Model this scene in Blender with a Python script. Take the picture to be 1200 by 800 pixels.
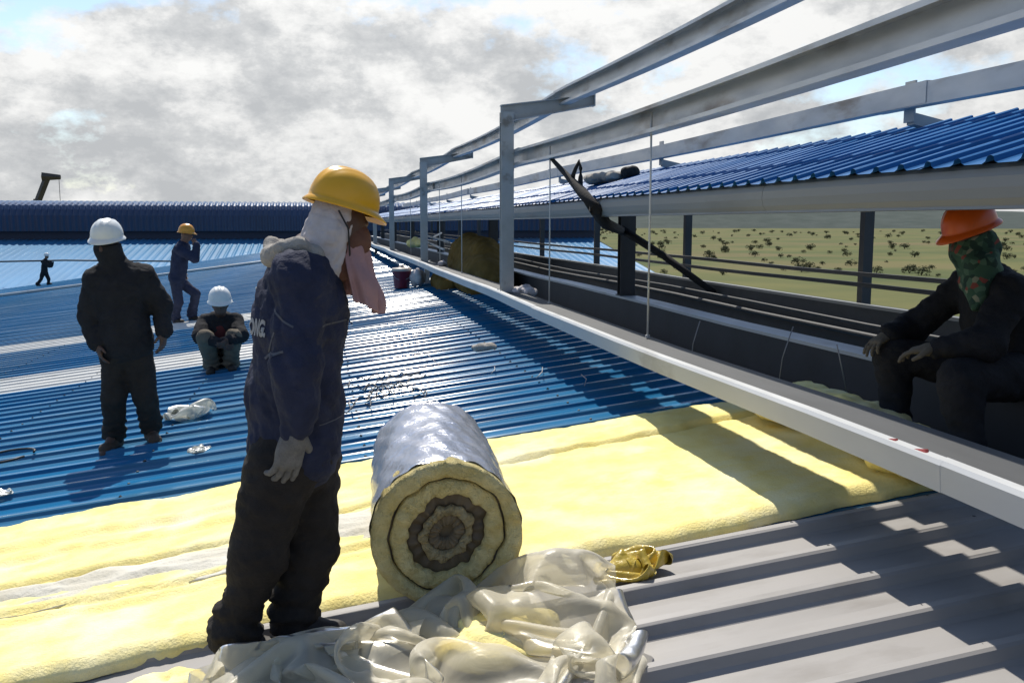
import bpy, bmesh, math, random
import numpy as np
from mathutils import Vector, Matrix
from mathutils.bvhtree import BVHTree

for o in list(bpy.data.objects):
    bpy.data.objects.remove(o, do_unlink=True)
scene = bpy.context.scene
C = scene.collection
PI = math.pi
random.seed(7)

# ------------------------------------------------------------------ camera
# metres; the camera's eye is the origin, +Y runs along the ridge, the roof falls away to -X
cam_data = bpy.data.cameras.new('camera')
cam_data.sensor_width = 36.0
cam_data.lens = 33.0
cam_data.clip_start = 0.05
cam_data.clip_end = 20000
cam = bpy.data.objects.new('camera', cam_data)
C.objects.link(cam)
cam.location = (0, 0, 0)
cam.rotation_euler = (math.radians(90 - 7.15), 0, math.radians(-11.47))
scene.camera = cam

# ------------------------------------------------------------------ world, sun, exposure
SUN = Vector((-0.035, 0.60, 0.80)).normalized()
world = bpy.data.worlds.new('World')
scene.world = world
world.use_nodes = True
nt = world.node_tree
nt.nodes.clear()
def wn(t, **k):
    n = nt.nodes.new(t)
    for a, b in k.items():
        setattr(n, a, b)
    return n
def wl(a, b): nt.links.new(a, b)
out = wn('ShaderNodeOutputWorld')
sky = wn('ShaderNodeTexSky', sky_type='NISHITA', sun_disc=False)
sky.sun_elevation = math.asin(SUN.z)
sky.sun_rotation = math.atan2(SUN.x, SUN.y)
sky.altitude = 50
sky.dust_density = 0.4
bg_sky = wn('ShaderNodeBackground'); bg_sky.inputs['Strength'].default_value = 0.12
wl(sky.outputs[0], bg_sky.inputs[0])
tc = wn('ShaderNodeTexCoord')
sep = wn('ShaderNodeSeparateXYZ'); wl(tc.outputs['Generated'], sep.inputs[0])
def wmath(op, a, b=None, clamp=False):
    n = wn('ShaderNodeMath', operation=op); n.use_clamp = clamp
    for i, v in enumerate((a, b)):
        if v is None: continue
        if isinstance(v, (int, float)): n.inputs[i].default_value = v
        else: wl(v, n.inputs[i])
    return n.outputs[0]
cu = wn('ShaderNodeCombineXYZ')
wl(sep.outputs[0], cu.inputs[0]); wl(sep.outputs[1], cu.inputs[1])
wl(wmath('MULTIPLY', sep.outputs[2], 1.75), cu.inputs[2])
def wnoise(scale, detail, rough, dist, off):
    mp = wn('ShaderNodeMapping'); mp.inputs['Location'].default_value = off
    wl(cu.outputs[0], mp.inputs['Vector'])
    n = wn('ShaderNodeTexNoise'); n.inputs['Scale'].default_value = scale
    n.inputs['Detail'].default_value = detail; n.inputs['Roughness'].default_value = rough
    n.inputs['Distortion'].default_value = dist
    wl(mp.outputs[0], n.inputs['Vector'])
    return n.outputs['Fac']
def wramp(fac, stops):
    r = wn('ShaderNodeValToRGB')
    els = r.color_ramp.elements
    while len(els) < len(stops): els.new(0.5)
    for e, (p, c) in zip(els, stops):
        e.position = p
        e.color = (c, c, c, 1) if isinstance(c, (int, float)) else (*c, 1)
    wl(fac, r.inputs[0])
    return r.outputs[0]
# broken cumulus: thick towards the horizon, opening to blue higher up
cov = wmath('ADD', wnoise(4.6, 10, 0.58, 0.0, (3.1, 0.6, 0.4)), wmath('SUBTRACT', 0.17, wmath('MULTIPLY', sep.outputs[2], 1.08)))
dens = wramp(cov, [(0.39, 0.0), (0.47, 1.0)])
shade = wmath('ADD', wmath('MULTIPLY', wnoise(8.5, 14, 0.66, 0.0, (1.7, 4.2, 2.0)), 0.72),
              wmath('MULTIPLY', wnoise(3.2, 4, 0.5, 0.0, (8.0, 1.0, 0.0)), 0.28))
ccol = wramp(shade, [(0.40, (0.62, 0.64, 0.66)), (0.46, (0.76, 0.775, 0.785)), (0.505, (0.95, 0.955, 0.95)), (0.56, (1.10, 1.10, 1.085))])
# clouds scatter forward: they are brighter towards the sun than away from it
dot = wn('ShaderNodeVectorMath', operation='DOT_PRODUCT')
wl(tc.outputs['Generated'], dot.inputs[0]); dot.inputs[1].default_value = SUN
fwdb = wmath('ADD', wmath('MULTIPLY', wmath('MAXIMUM', dot.outputs['Value'], -0.3), 0.43), 0.40)
bg_cl = wn('ShaderNodeBackground')
wl(ccol, bg_cl.inputs[0]); wl(fwdb, bg_cl.inputs[1])
mixs = wn('ShaderNodeMixShader')
wl(dens, mixs.inputs[0]); wl(bg_sky.outputs[0], mixs.inputs[1]); wl(bg_cl.outputs[0], mixs.inputs[2])
wl(mixs.outputs[0], out.inputs[0])

sl = bpy.data.lights.new('sun', 'SUN')
sl.energy = 4.6
sl.angle = math.radians(0.53)
sl.color = (1.0, 0.945, 0.845)
sun = bpy.data.objects.new('sun', sl)
C.objects.link(sun)
sun.rotation_euler = SUN.to_track_quat('Z', 'Y').to_euler()
sun.location = SUN * 60

vs = scene.view_settings
vs.view_transform = 'Standard'
vs.look = 'None'
vs.gamma = 1.0
vs.exposure = 0.33
vs.use_curve_mapping = False

# ------------------------------------------------------------------ materials
def material(name, col, rough=0.6, metal=0.0, var=0.0, vscale=4.0, bump=0.0, bscale=60.0, col2=None,
             spec=0.5, coat=0.0, detail=6.0, stretch=(1, 1, 1), dirt=None, dirt_scale=2.0, dirt_lo=0.55, dirt_hi=0.7, rvar=0.0):
    m = bpy.data.materials.new(name)
    m.use_nodes = True
    t = m.node_tree
    b = t.nodes['Principled BSDF']
    b.inputs['Roughness'].default_value = rough
    b.inputs['Metallic'].default_value = metal
    b.inputs['Specular IOR Level'].default_value = spec
    b.inputs['Coat Weight'].default_value = coat
    b.inputs['Coat Roughness'].default_value = 0.12
    tcn = t.nodes.new('ShaderNodeTexCoord')
    mp = t.nodes.new('ShaderNodeMapping')
    mp.inputs['Scale'].default_value = stretch
    t.links.new(tcn.outputs['Object'], mp.inputs['Vector'])
    def noise(sc, de=detail):
        n = t.nodes.new('ShaderNodeTexNoise')
        n.inputs['Scale'].default_value = sc
        n.inputs['Detail'].default_value = de
        n.inputs['Roughness'].default_value = 0.6
        t.links.new(mp.outputs[0], n.inputs['Vector'])
        return n
    c1 = (*col, 1)
    c2 = (*(col2 if col2 else [c * (1 - var) for c in col]), 1)
    n1 = noise(vscale)
    rp = t.nodes.new('ShaderNodeValToRGB')
    rp.color_ramp.elements[0].position = 0.32; rp.color_ramp.elements[0].color = c2
    rp.color_ramp.elements[1].position = 0.64; rp.color_ramp.elements[1].color = c1
    t.links.new(n1.outputs['Fac'], rp.inputs[0])
    src = rp.outputs[0]
    if dirt:
        n3 = noise(dirt_scale, 9)
        r3 = t.nodes.new('ShaderNodeValToRGB')
        r3.color_ramp.elements[0].position = dirt_lo; r3.color_ramp.elements[1].position = dirt_hi
        r3.color_ramp.elements[1].color = (0.8, 0.8, 0.8, 1)
        t.links.new(n3.outputs['Fac'], r3.inputs[0])
        mx = t.nodes.new('ShaderNodeMix'); mx.data_type = 'RGBA'
        t.links.new(r3.outputs[0], mx.inputs[0])
        t.links.new(src, mx.inputs[6]); mx.inputs[7].default_value = (*dirt, 1)
        src = mx.outputs[2]
    t.links.new(src, b.inputs['Base Color'])
    if rvar:
        n4 = noise(vscale * 1.7)
        mr = t.nodes.new('ShaderNodeMapRange')
        mr.inputs['From Min'].default_value = 0.3; mr.inputs['From Max'].default_value = 0.7
        mr.inputs['To Min'].default_value = rough - rvar; mr.inputs['To Max'].default_value = rough + rvar
        t.links.new(n4.outputs['Fac'], mr.inputs[0]); t.links.new(mr.outputs[0], b.inputs['Roughness'])
    if bump:
        n2 = noise(bscale, 5)
        bp = t.nodes.new('ShaderNodeBump')
        bp.inputs['Strength'].default_value = bump
        bp.inputs['Distance'].default_value = 0.02
        t.links.new(n2.outputs['Fac'], bp.inputs['Height'])
        t.links.new(bp.outputs[0], b.inputs['Normal'])
    return m

M = {}
M['blue'] = material('blue_painted_steel', (0.013, 0.145, 0.315), 0.19, var=0.25, vscale=0.9, spec=0.20, stretch=(0.25, 1, 1),
                     dirt=(0.07, 0.165, 0.25), dirt_scale=1.3, dirt_lo=0.46, dirt_hi=0.68, rvar=0.04, bump=0.04, bscale=3.0)
M['blue2'] = material('blue_painted_steel_new', (0.022, 0.135, 0.35), 0.42, var=0.2, vscale=1.0, spec=0.12, rvar=0.06, bump=0.05, bscale=3.0)
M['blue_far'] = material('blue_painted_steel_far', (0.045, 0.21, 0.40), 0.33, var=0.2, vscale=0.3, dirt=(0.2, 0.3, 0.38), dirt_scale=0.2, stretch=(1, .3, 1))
M['blue_dark'] = material('dark_blue_cladding', (0.012, 0.03, 0.085), 0.45, var=0.2, vscale=0.4)
M['blue_deep'] = material('deep_blue_gloss_cladding', (0.012, 0.035, 0.10), 0.24, var=0.2, vscale=0.4, spec=0.6)
M['skylight'] = material('pale_translucent_sheet', (0.60, 0.60, 0.57), 0.45, var=0.12, vscale=1.2, dirt=(0.34, 0.33, 0.29), dirt_scale=2.2)
M['grey_sheet'] = material('grey_roof_sheet', (0.285, 0.270, 0.258), 0.5, var=0.10, vscale=2.0, stretch=(0.4, 1, 1), dirt=(0.19, 0.175, 0.16), dirt_scale=4.5,
                           dirt_lo=0.52, dirt_hi=0.72, rvar=0.1, bump=0.05, bscale=5.0)
M['white_steel'] = material('white_painted_steel', (0.53, 0.535, 0.53), 0.42, var=0.1, vscale=3.0, dirt=(0.33, 0.31, 0.28), dirt_scale=3.5, dirt_lo=0.56, dirt_hi=0.72,
                            stretch=(1, 0.35, 1), rvar=0.1)
M['galv'] = material('galvanised_steel', (0.50, 0.51, 0.52), 0.42, metal=0.45, var=0.2, vscale=6.0, dirt=(0.20, 0.155, 0.115), dirt_scale=4.0, dirt_lo=0.53, dirt_hi=0.70,
                     stretch=(1, 0.3, 1), rvar=0.1)
M['grey_paint'] = material('grey_painted_steel', (0.42, 0.43, 0.43), 0.5, var=0.15, vscale=5.0, dirt=(0.16, 0.13, 0.10), dirt_scale=4.0, dirt_lo=0.58, dirt_hi=0.7)
M['fascia'] = material('grey_fascia_sheet', (0.235, 0.24, 0.235), 0.5, var=0.12, vscale=1.6, stretch=(1, 0.25, 1), dirt=(0.13, 0.125, 0.11), dirt_scale=2.0, dirt_lo=0.52, dirt_hi=0.75)
M['dark_steel'] = material('dark_primed_steel', (0.055, 0.055, 0.058), 0.6, var=0.3, vscale=4.0)
M['dark_sheet'] = material('dark_navy_upstand', (0.026, 0.028, 0.036), 0.6, var=0.4, vscale=2.0)
M['wool'] = material('glass_wool', (0.92, 0.80, 0.36), 0.95, col2=(0.86, 0.71, 0.25), vscale=5.0, bump=0.4, bscale=90.0, spec=0.1,
                     dirt=(0.90, 0.84, 0.56), dirt_scale=2.2, dirt_lo=0.5, dirt_hi=0.68)
M['wool_roll'] = material('glass_wool_edge', (0.92, 0.80, 0.42), 0.95, col2=(0.74, 0.60, 0.24), vscale=14.0, bump=1.0, bscale=120.0, spec=0.1)
M['wool_pale'] = material('glass_wool_tan', (0.60, 0.51, 0.31), 0.95, col2=(0.44, 0.35, 0.18), vscale=14.0, bump=1.0, bscale=120.0, spec=0.1)
M['wool_shaded'] = material('glass_wool_shaded', (0.20, 0.135, 0.042), 0.95, col2=(0.13, 0.09, 0.028), vscale=3.0, bump=0.7, bscale=50.0, spec=0.1)  # brown stands for yellow wool in the shade of the opening
M['facing'] = material('grey_white_facing', (0.60, 0.575, 0.50), 0.8, col2=(0.50, 0.46, 0.36), vscale=3.0, bump=0.5, bscale=30.0, spec=0.2)
M['foil'] = material('silver_foil_wrap', (0.50, 0.50, 0.54), 0.22, metal=0.85, var=0.08, vscale=3.0, bump=0.45, bscale=26.0, rvar=0.06)
M['gap_dark'] = material('foil_gap', (0.13, 0.10, 0.065), 0.6, var=0.3, vscale=6.0)  # dark brown stands for the shaded gaps between the rolled layers
M['core'] = material('cardboard_core', (0.24, 0.19, 0.12), 0.9, var=0.3, vscale=10.0)
M['navy'] = material('navy_work_cloth', (0.028, 0.034, 0.068), 0.85, var=0.35, vscale=9.0, bump=0.55, bscale=30.0, spec=0.25)
M['black_cloth'] = material('black_work_cloth', (0.024, 0.024, 0.028), 0.9, var=0.3, vscale=9.0, bump=0.5, bscale=28.0, spec=0.2)
M['trouser'] = material('dark_trouser_cloth', (0.034, 0.030, 0.028), 0.9, var=0.35, vscale=8.0, bump=0.55, bscale=28.0, spec=0.2)
M['khaki'] = material('khaki_trouser_cloth', (0.16, 0.135, 0.105), 0.9, var=0.25, vscale=9.0, bump=0.3, bscale=50.0, spec=0.2)
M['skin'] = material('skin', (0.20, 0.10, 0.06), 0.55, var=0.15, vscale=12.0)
M['skin_shade'] = material('shaded_skin', (0.10, 0.055, 0.04), 0.6, var=0.2, vscale=12.0)  # darker copy of skin, with the shade on faces put into the colour
M['white_cloth'] = material('white_cotton_cloth', (0.56, 0.52, 0.52), 0.9, var=0.25, vscale=14.0, bump=0.3, bscale=40.0, spec=0.2)
M['grey_towel'] = material('grey_towel', (0.42, 0.39, 0.35), 0.95, var=0.25, vscale=16.0, bump=0.6, bscale=80.0, spec=0.1)
M['pink_cloth'] = material('pink_cotton_cloth', (0.44, 0.265, 0.26), 0.9, var=0.22, vscale=8.0, bump=0.3, bscale=40.0, spec=0.2)
M['brown_cloth'] = material('brown_cotton_cloth', (0.17, 0.085, 0.06), 0.9, var=0.3, vscale=14.0, bump=0.3, bscale=40.0, spec=0.2)
M['red_cloth'] = material('dark_red_cloth', (0.11, 0.02, 0.02), 0.9, var=0.3, vscale=14.0)
M['glove'] = material('grey_knit_glove', (0.25, 0.245, 0.235), 0.95, var=0.35, vscale=22.0, bump=0.7, bscale=160.0, spec=0.1)
M['boot'] = material('dark_boot', (0.03, 0.025, 0.022), 0.7, var=0.3, vscale=14.0)
M['boot_brown'] = material('brown_boot', (0.07, 0.045, 0.03), 0.75, var=0.3, vscale=14.0)
def helmet_mat(n, c): return material(n, c, 0.28, var=0.10, vscale=9.0, spec=0.5, dirt=tuple(0.55 * x for x in c), dirt_scale=8.0, dirt_lo=0.6, dirt_hi=0.8)
M['h_yellow'] = helmet_mat('yellow_helmet_plastic', (0.80, 0.41, 0.012))
M['h_white'] = helmet_mat('white_helmet_plastic', (0.74, 0.75, 0.73))
M['h_orange'] = helmet_mat('orange_helmet_plastic', (0.80, 0.13, 0.015))
M['h_amber'] = helmet_mat('amber_helmet_plastic', (0.70, 0.30, 0.03))
M['letter'] = material('pale_print', (0.36, 0.365, 0.37), 0.8, var=0.35, vscale=60.0)
M['seam'] = material('pale_stitching', (0.085, 0.09, 0.11), 0.9)
M['rail_shaded'] = material('shaded_grey_rail', (0.06, 0.062, 0.064), 0.6, var=0.3, vscale=4.0, stretch=(1, .3, 1))  # shadow of the purlin above is put into this dark grey
M['yellow_plastic'] = material('yellow_plastic_film', (0.55, 0.40, 0.055), 0.3, var=0.25, vscale=9.0, bump=0.5, bscale=20.0, coat=0.3)
M['red_plastic'] = material('maroon_plastic', (0.20, 0.025, 0.04), 0.4, var=0.2, vscale=4.0)
M['cream'] = material('cream_plastic', (0.55, 0.47, 0.40), 0.5, var=0.15, vscale=6.0)
M['rope'] = material('dark_strap', (0.02, 0.018, 0.018), 0.9, var=0.3, vscale=20.0, bump=0.4, bscale=60.0)
M['wire'] = material('thin_wire', (0.30, 0.30, 0.31), 0.5, metal=0.5)
M['cable'] = material('black_cable', (0.012, 0.012, 0.014), 0.5)
M['rust'] = material('red_oxide_mark', (0.30, 0.03, 0.03), 0.7, var=0.3, vscale=30.0)
M['field'] = material('dry_grassland', (0.135, 0.13, 0.048), 0.95, col2=(0.070, 0.088, 0.033), vscale=0.02, bump=0.0, spec=0.1, detail=10,
                      dirt=(0.15, 0.115, 0.06), dirt_scale=0.01, dirt_lo=0.5, dirt_hi=0.66)
M['hill'] = material('hazy_wooded_hill', (0.065, 0.078, 0.07), 0.95, col2=(0.045, 0.058, 0.05), vscale=0.02, spec=0.1, detail=9)  # distance haze is put into the grey-green colour
M['leaf'] = material('shrub_leaf', (0.088, 0.098, 0.043), 0.8, var=0.5, vscale=1.3, spec=0.2)
M['bark'] = material('bark', (0.07, 0.05, 0.035), 0.9, var=0.3, vscale=6.0)
M['crane'] = material('crane_boom_paint', (0.07, 0.06, 0.045), 0.6, var=0.3, vscale=1.0)
M['wall'] = material('factory_wall', (0.38, 0.39, 0.40), 0.7, var=0.15, vscale=0.5)

# thin clear plastic film
def film(name, tint, clear):
    m = bpy.data.materials.new(name); m.use_nodes = True
    t = m.node_tree; t.nodes.clear()
    o = t.nodes.new('ShaderNodeOutputMaterial')
    tr = t.nodes.new('ShaderNodeBsdfTransparent'); tr.inputs[0].default_value = (0.96, 0.95, 0.91, 1)
    tl = t.nodes.new('ShaderNodeBsdfTranslucent'); tl.inputs[0].default_value = (*tint, 1)
    df = t.nodes.new('ShaderNodeBsdfDiffuse'); df.inputs[0].default_value = (*tint, 1)
    gl = t.nodes.new('ShaderNodeBsdfGlossy'); gl.inputs['Roughness'].default_value = 0.33
    tcn = t.nodes.new('ShaderNodeTexCoord')
    nz = t.nodes.new('ShaderNodeTexNoise'); nz.inputs['Scale'].default_value = 9; nz.inputs['Detail'].default_value = 5; nz.inputs['Distortion'].default_value = 1.2
    t.links.new(tcn.outputs['Object'], nz.inputs['Vector'])
    bp = t.nodes.new('ShaderNodeBump'); bp.inputs['Strength'].default_value = 0.18; bp.inputs['Distance'].default_value = 0.03
    t.links.new(nz.outputs['Fac'], bp.inputs['Height'])
    for s in (tl, df, gl): t.links.new(bp.outputs[0], s.inputs['Normal'])
    a = t.nodes.new('ShaderNodeMixShader'); a.inputs[0].default_value = 0.5
    t.links.new(tl.outputs[0], a.inputs[1]); t.links.new(df.outputs[0], a.inputs[2])
    lw = t.nodes.new('ShaderNodeLayerWeight'); lw.inputs['Blend'].default_value = 0.38
    t.links.new(bp.outputs[0], lw.inputs['Normal'])
    b = t.nodes.new('ShaderNodeMixShader')
    mr = t.nodes.new('ShaderNodeMapRange')
    mr.inputs['To Min'].default_value = clear; mr.inputs['To Max'].default_value = clear * 0.25
    t.links.new(lw.outputs['Facing'], mr.inputs[0])
    t.links.new(mr.outputs[0], b.inputs[0])
    t.links.new(a.outputs[0], b.inputs[1]); t.links.new(tr.outputs[0], b.inputs[2])
    fr = t.nodes.new('ShaderNodeFresnel'); fr.inputs[0].default_value = 1.22
    t.links.new(bp.outputs[0], fr.inputs['Normal'])
    c = t.nodes.new('ShaderNodeMixShader')
    t.links.new(fr.outputs[0], c.inputs[0]); t.links.new(b.outputs[0], c.inputs[1]); t.links.new(gl.outputs[0], c.inputs[2])
    t.links.new(c.outputs[0], o.inputs[0])
    return m
M['film'] = film('clear_plastic_film', (0.92, 0.87, 0.72), 0.52)
M['film_white'] = film('white_plastic_film', (0.70, 0.71, 0.66), 0.15)

def plaid(name):
    m = bpy.data.materials.new(name); m.use_nodes = True
    t = m.node_tree; b = t.nodes['Principled BSDF']; b.inputs['Roughness'].default_value = 0.9
    tcn = t.nodes.new('ShaderNodeTexCoord')
    cols = []
    v = t.nodes.new('ShaderNodeTexVoronoi'); v.inputs['Scale'].default_value = 34
    t.links.new(tcn.outputs['Object'], v.inputs['Vector'])
    r = t.nodes.new('ShaderNodeValToRGB'); r.color_ramp.interpolation = 'CONSTANT'
    e = r.color_ramp.elements
    e[0].color = (0.04, 0.095, 0.06, 1); e[1].position = 0.45; e[1].color = (0.02, 0.05, 0.035, 1)
    x = e.new(0.68); x.color = (0.08, 0.15, 0.095, 1)
    x = e.new(0.86); x.color = (0.24, 0.06, 0.045, 1)
    x = e.new(0.94); x.color = (0.24, 0.25, 0.17, 1)
    s = t.nodes.new('ShaderNodeSeparateColor'); t.links.new(v.outputs['Color'], s.inputs[0])
    t.links.new(s.outputs[0], r.inputs[0]); t.links.new(r.outputs[0], b.inputs['Base Color'])
    return m
M['plaid'] = plaid('green_patterned_scarf_cloth')

# ------------------------------------------------------------------ mesh helpers
def tag(o, label=None, cat=None, group=None, kind=None):
    if label: o['label'] = label
    if cat: o['category'] = cat
    if group: o['group'] = group
    if kind: o['kind'] = kind
    return o

def empty(name, loc, label=None, cat=None, group=None, kind=None):
    o = bpy.data.objects.new(name, None)
    o.empty_display_size = 0.2
    C.objects.link(o)
    o.location = loc
    return tag(o, label, cat, group, kind)

def mesh_data(name, verts, faces, mat, smooth=False):
    me = bpy.data.meshes.new(name)
    me.from_pydata([tuple(v) for v in verts], [], [tuple(f) for f in faces])
    me.materials.append(mat)
    if smooth:
        me.polygons.foreach_set('use_smooth', [True] * len(me.polygons))
    me.update()
    return me

def place(name, me, parent=None, loc=(0, 0, 0)):
    """link a mesh; loc is in world metres (parents here are unrotated empties)"""
    o = bpy.data.objects.new(name, me)
    C.objects.link(o)
    if parent:
        o.parent = parent
        w = Vector(parent.location)
        p = parent.parent
        while p:
            w += Vector(p.location); p = p.parent
        o.location = Vector(loc) - w
    else:
        o.location = loc
    return o

class MB:
    """collects simple solids into one mesh"""
    def __init__(s): s.v, s.f = [], []
    def add(s, vs, fs):
        n = len(s.v)
        s.v += [tuple(v) for v in vs]
        s.f += [tuple(i + n for i in f) for f in fs]
        return s
    def box(s, x0, x1, y0, y1, z0, z1):
        vs = [(x, y, z) for z in (z0, z1) for y in (y0, y1) for x in (x0, x1)]
        return s.add(vs, [(0, 2, 3, 1), (4, 5, 7, 6), (0, 1, 5, 4), (2, 6, 7, 3), (0, 4, 6, 2), (1, 3, 7, 5)])
    def tube(s, pts, r, n=8, cap=True):
        pts = [Vector(p) for p in pts]
        rs = r if isinstance(r, (list, tuple)) else [r] * len(pts)
        vs, fs = [], []
        up = Vector((0, 0, 1))
        for i, p in enumerate(pts):
            d = (pts[min(i + 1, len(pts) - 1)] - pts[max(i - 1, 0)]).normalized()
            a = d.cross(up)
            if a.length < 0.05: a = d.cross(Vector((1, 0, 0)))
            a.normalize(); b = a.cross(d).normalized()
            for k in range(n):
                t = 2 * PI * k / n
                vs.append(p + (a * math.cos(t) + b * math.sin(t)) * rs[i])
        for i in range(len(pts) - 1):
            for k in range(n):
                fs.append((i * n + k, i * n + (k + 1) % n, (i + 1) * n + (k + 1) % n, (i + 1) * n + k))
        if cap:
            fs.append(tuple(range(n - 1, -1, -1)))
            fs.append(tuple((len(pts) - 1) * n + k for k in range(n)))
        return s.add(vs, fs)
    def sweep_y(s, prof, ys, off=None, closed=False):
        """profile [(x,z)...] run along Y through the stations ys; off(y)->(dx,dz)"""
        vs, fs = [], []
        n = len(prof)
        for y in ys:
            dx, dz = off(y) if off else (0, 0)
            vs += [(x + dx, y, z + dz) for x, z in prof]
        m = n if closed else n - 1
        for i in range(len(ys) - 1):
            for k in range(m):
                fs.append((i * n + k, i * n + (k + 1) % n, (i + 1) * n + (k + 1) % n, (i + 1) * n + k))
        if closed:
            fs.append(tuple(range(n))); fs.append(tuple((len(ys) - 1) * n + k for k in reversed(range(n))))
        return s.add(vs, fs)
    def obj(s, name, mat, parent=None, loc=(0, 0, 0), smooth=False):
        return place(name, mesh_data(name, s.v, s.f, mat, smooth), parent, loc)

def c_section(x0, x1, z0, z1, t=0.006, lip=0.025, open_right=True):
    """closed outline of a lipped C purlin: web on one side, flanges to the other"""
    if open_right:
        return [(x0, z0), (x1, z0), (x1, z0 + lip), (x1 - t, z0 + lip), (x1 - t, z0 + t), (x0 + t, z0 + t),
                (x0 + t, z1 - t), (x1 - t, z1 - t), (x1 - t, z1 - lip), (x1, z1 - lip), (x1, z1), (x0, z1)]
    return [(x1, z0), (x1, z1), (x0, z1), (x0, z1 - lip), (x0 + t, z1 - lip), (x0 + t, z1 - t), (x1 - t, z1 - t),
            (x1 - t, z0 + t), (x0 + t, z0 + t), (x0 + t, z0 + lip), (x0, z0 + lip), (x0, z0)]

def RZ(x): return -1.55 + 0.12 * x            # pan level of the near roof slope
RIB = 0.042
PITCH = 0.30

def sheet_mesh(name, x0, x1, z0, z1, ribs, mat, nseg=1, pitch=PITCH, rh=RIB, bw=0.085, tw=0.04, wob=0.0, rnd=None):
    """trapezoidal steel sheet, ribs along X, spreading from y=0; last edge overlaps the next sheet"""
    prof = []
    for k in range(ribs):
        c = k * pitch + pitch * 0.5
        prof += [(c - bw / 2 - 0.012, 0), (c - bw / 2 + 0.006, rh * 0.24), (c - tw / 2 - 0.006, rh * 0.86), (c - tw / 2 + 0.006, rh), (c + tw / 2 - 0.006, rh), (c + tw / 2 + 0.006, rh * 0.86), (c + bw / 2 - 0.006, rh * 0.24), (c + bw / 2 + 0.012, 0)]
    prof = [(-0.012, 0.0)] + prof + [(ribs * pitch + 0.0, 0.0)]
    vs, fs = [], []
    n = len(prof)
    for i in range(nseg + 1):
        u = i / nseg
        for (y, z) in prof:
            w = (rnd.uniform(-1, 1) * wob) if rnd else 0
            vs.append((x0 + (x1 - x0) * u, y, z0 + (z1 - z0) * u + z + w))
    for i in range(nseg):
        for k in range(n - 1):
            a = i * n + k
            fs.append((a, a + n, a + n + 1, a + 1))
    return mesh_data(name, vs, fs, mat)

# ------------------------------------------------------------------ numpy surface helpers
def nets(f, o, h):
    """naive surface nets of a scalar grid: returns verts, quads"""
    s = f < 0
    nx, ny, nz = f.shape
    acc = np.zeros((nx - 1, ny - 1, nz - 1, 3)); cnt = np.zeros((nx - 1, ny - 1, nz - 1))
    cor = [(i, j, k) for i in (0, 1) for j in (0, 1) for k in (0, 1)]
    sl_ = lambda c: (slice(c[0], nx - 1 + c[0]), slice(c[1], ny - 1 + c[1]), slice(c[2], nz - 1 + c[2]))
    for a in cor:
        for ax in range(3):
            if a[ax] == 1: continue
            b = list(a); b[ax] = 1; b = tuple(b)
            fa, fb = f[sl_(a)], f[sl_(b)]
            m = (fa < 0) != (fb < 0)
            t = np.where(m, fa / np.where(m, fa - fb, 1), 0)
            for q in range(3):
                acc[..., q] += np.where(m, a[q] + (t if q == ax else 0), 0)
            cnt += m
    idx = -np.ones(cnt.shape, dtype=np.int64)
    I = np.argwhere(cnt > 0)
    idx[tuple(I.T)] = np.arange(len(I))
    V = (I + acc[tuple(I.T)] / cnt[tuple(I.T)][:, None]) * h + np.array(o)
    Q = []
    for ax in range(3):
        sa = [slice(1, -1)] * 3; sa[ax] = slice(0, -1)
        sb = [slice(1, -1)] * 3; sb[ax] = slice(1, None)
        A, B = s[tuple(sa)], s[tuple(sb)]
        E_ = np.argwhere(A != B)
        if len(E_) == 0: continue
        flip = A[tuple(E_.T)]
        P = E_.copy()
        for q in range(3):
            if q != ax: P[:, q] += 1
        u, v = [q for q in range(3) if q != ax]
        def cell(du, dv):
            c = P.copy(); c[:, u] -= du; c[:, v] -= dv
            return idx[tuple(c.T)]
        q4 = np.stack([cell(1, 1), cell(0, 1), cell(0, 0), cell(1, 0)], 1)
        if ax == 1: flip = ~flip
        q4[~flip] = q4[~flip][:, ::-1]
        Q.append(q4)
    return V, np.concatenate(Q)

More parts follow.
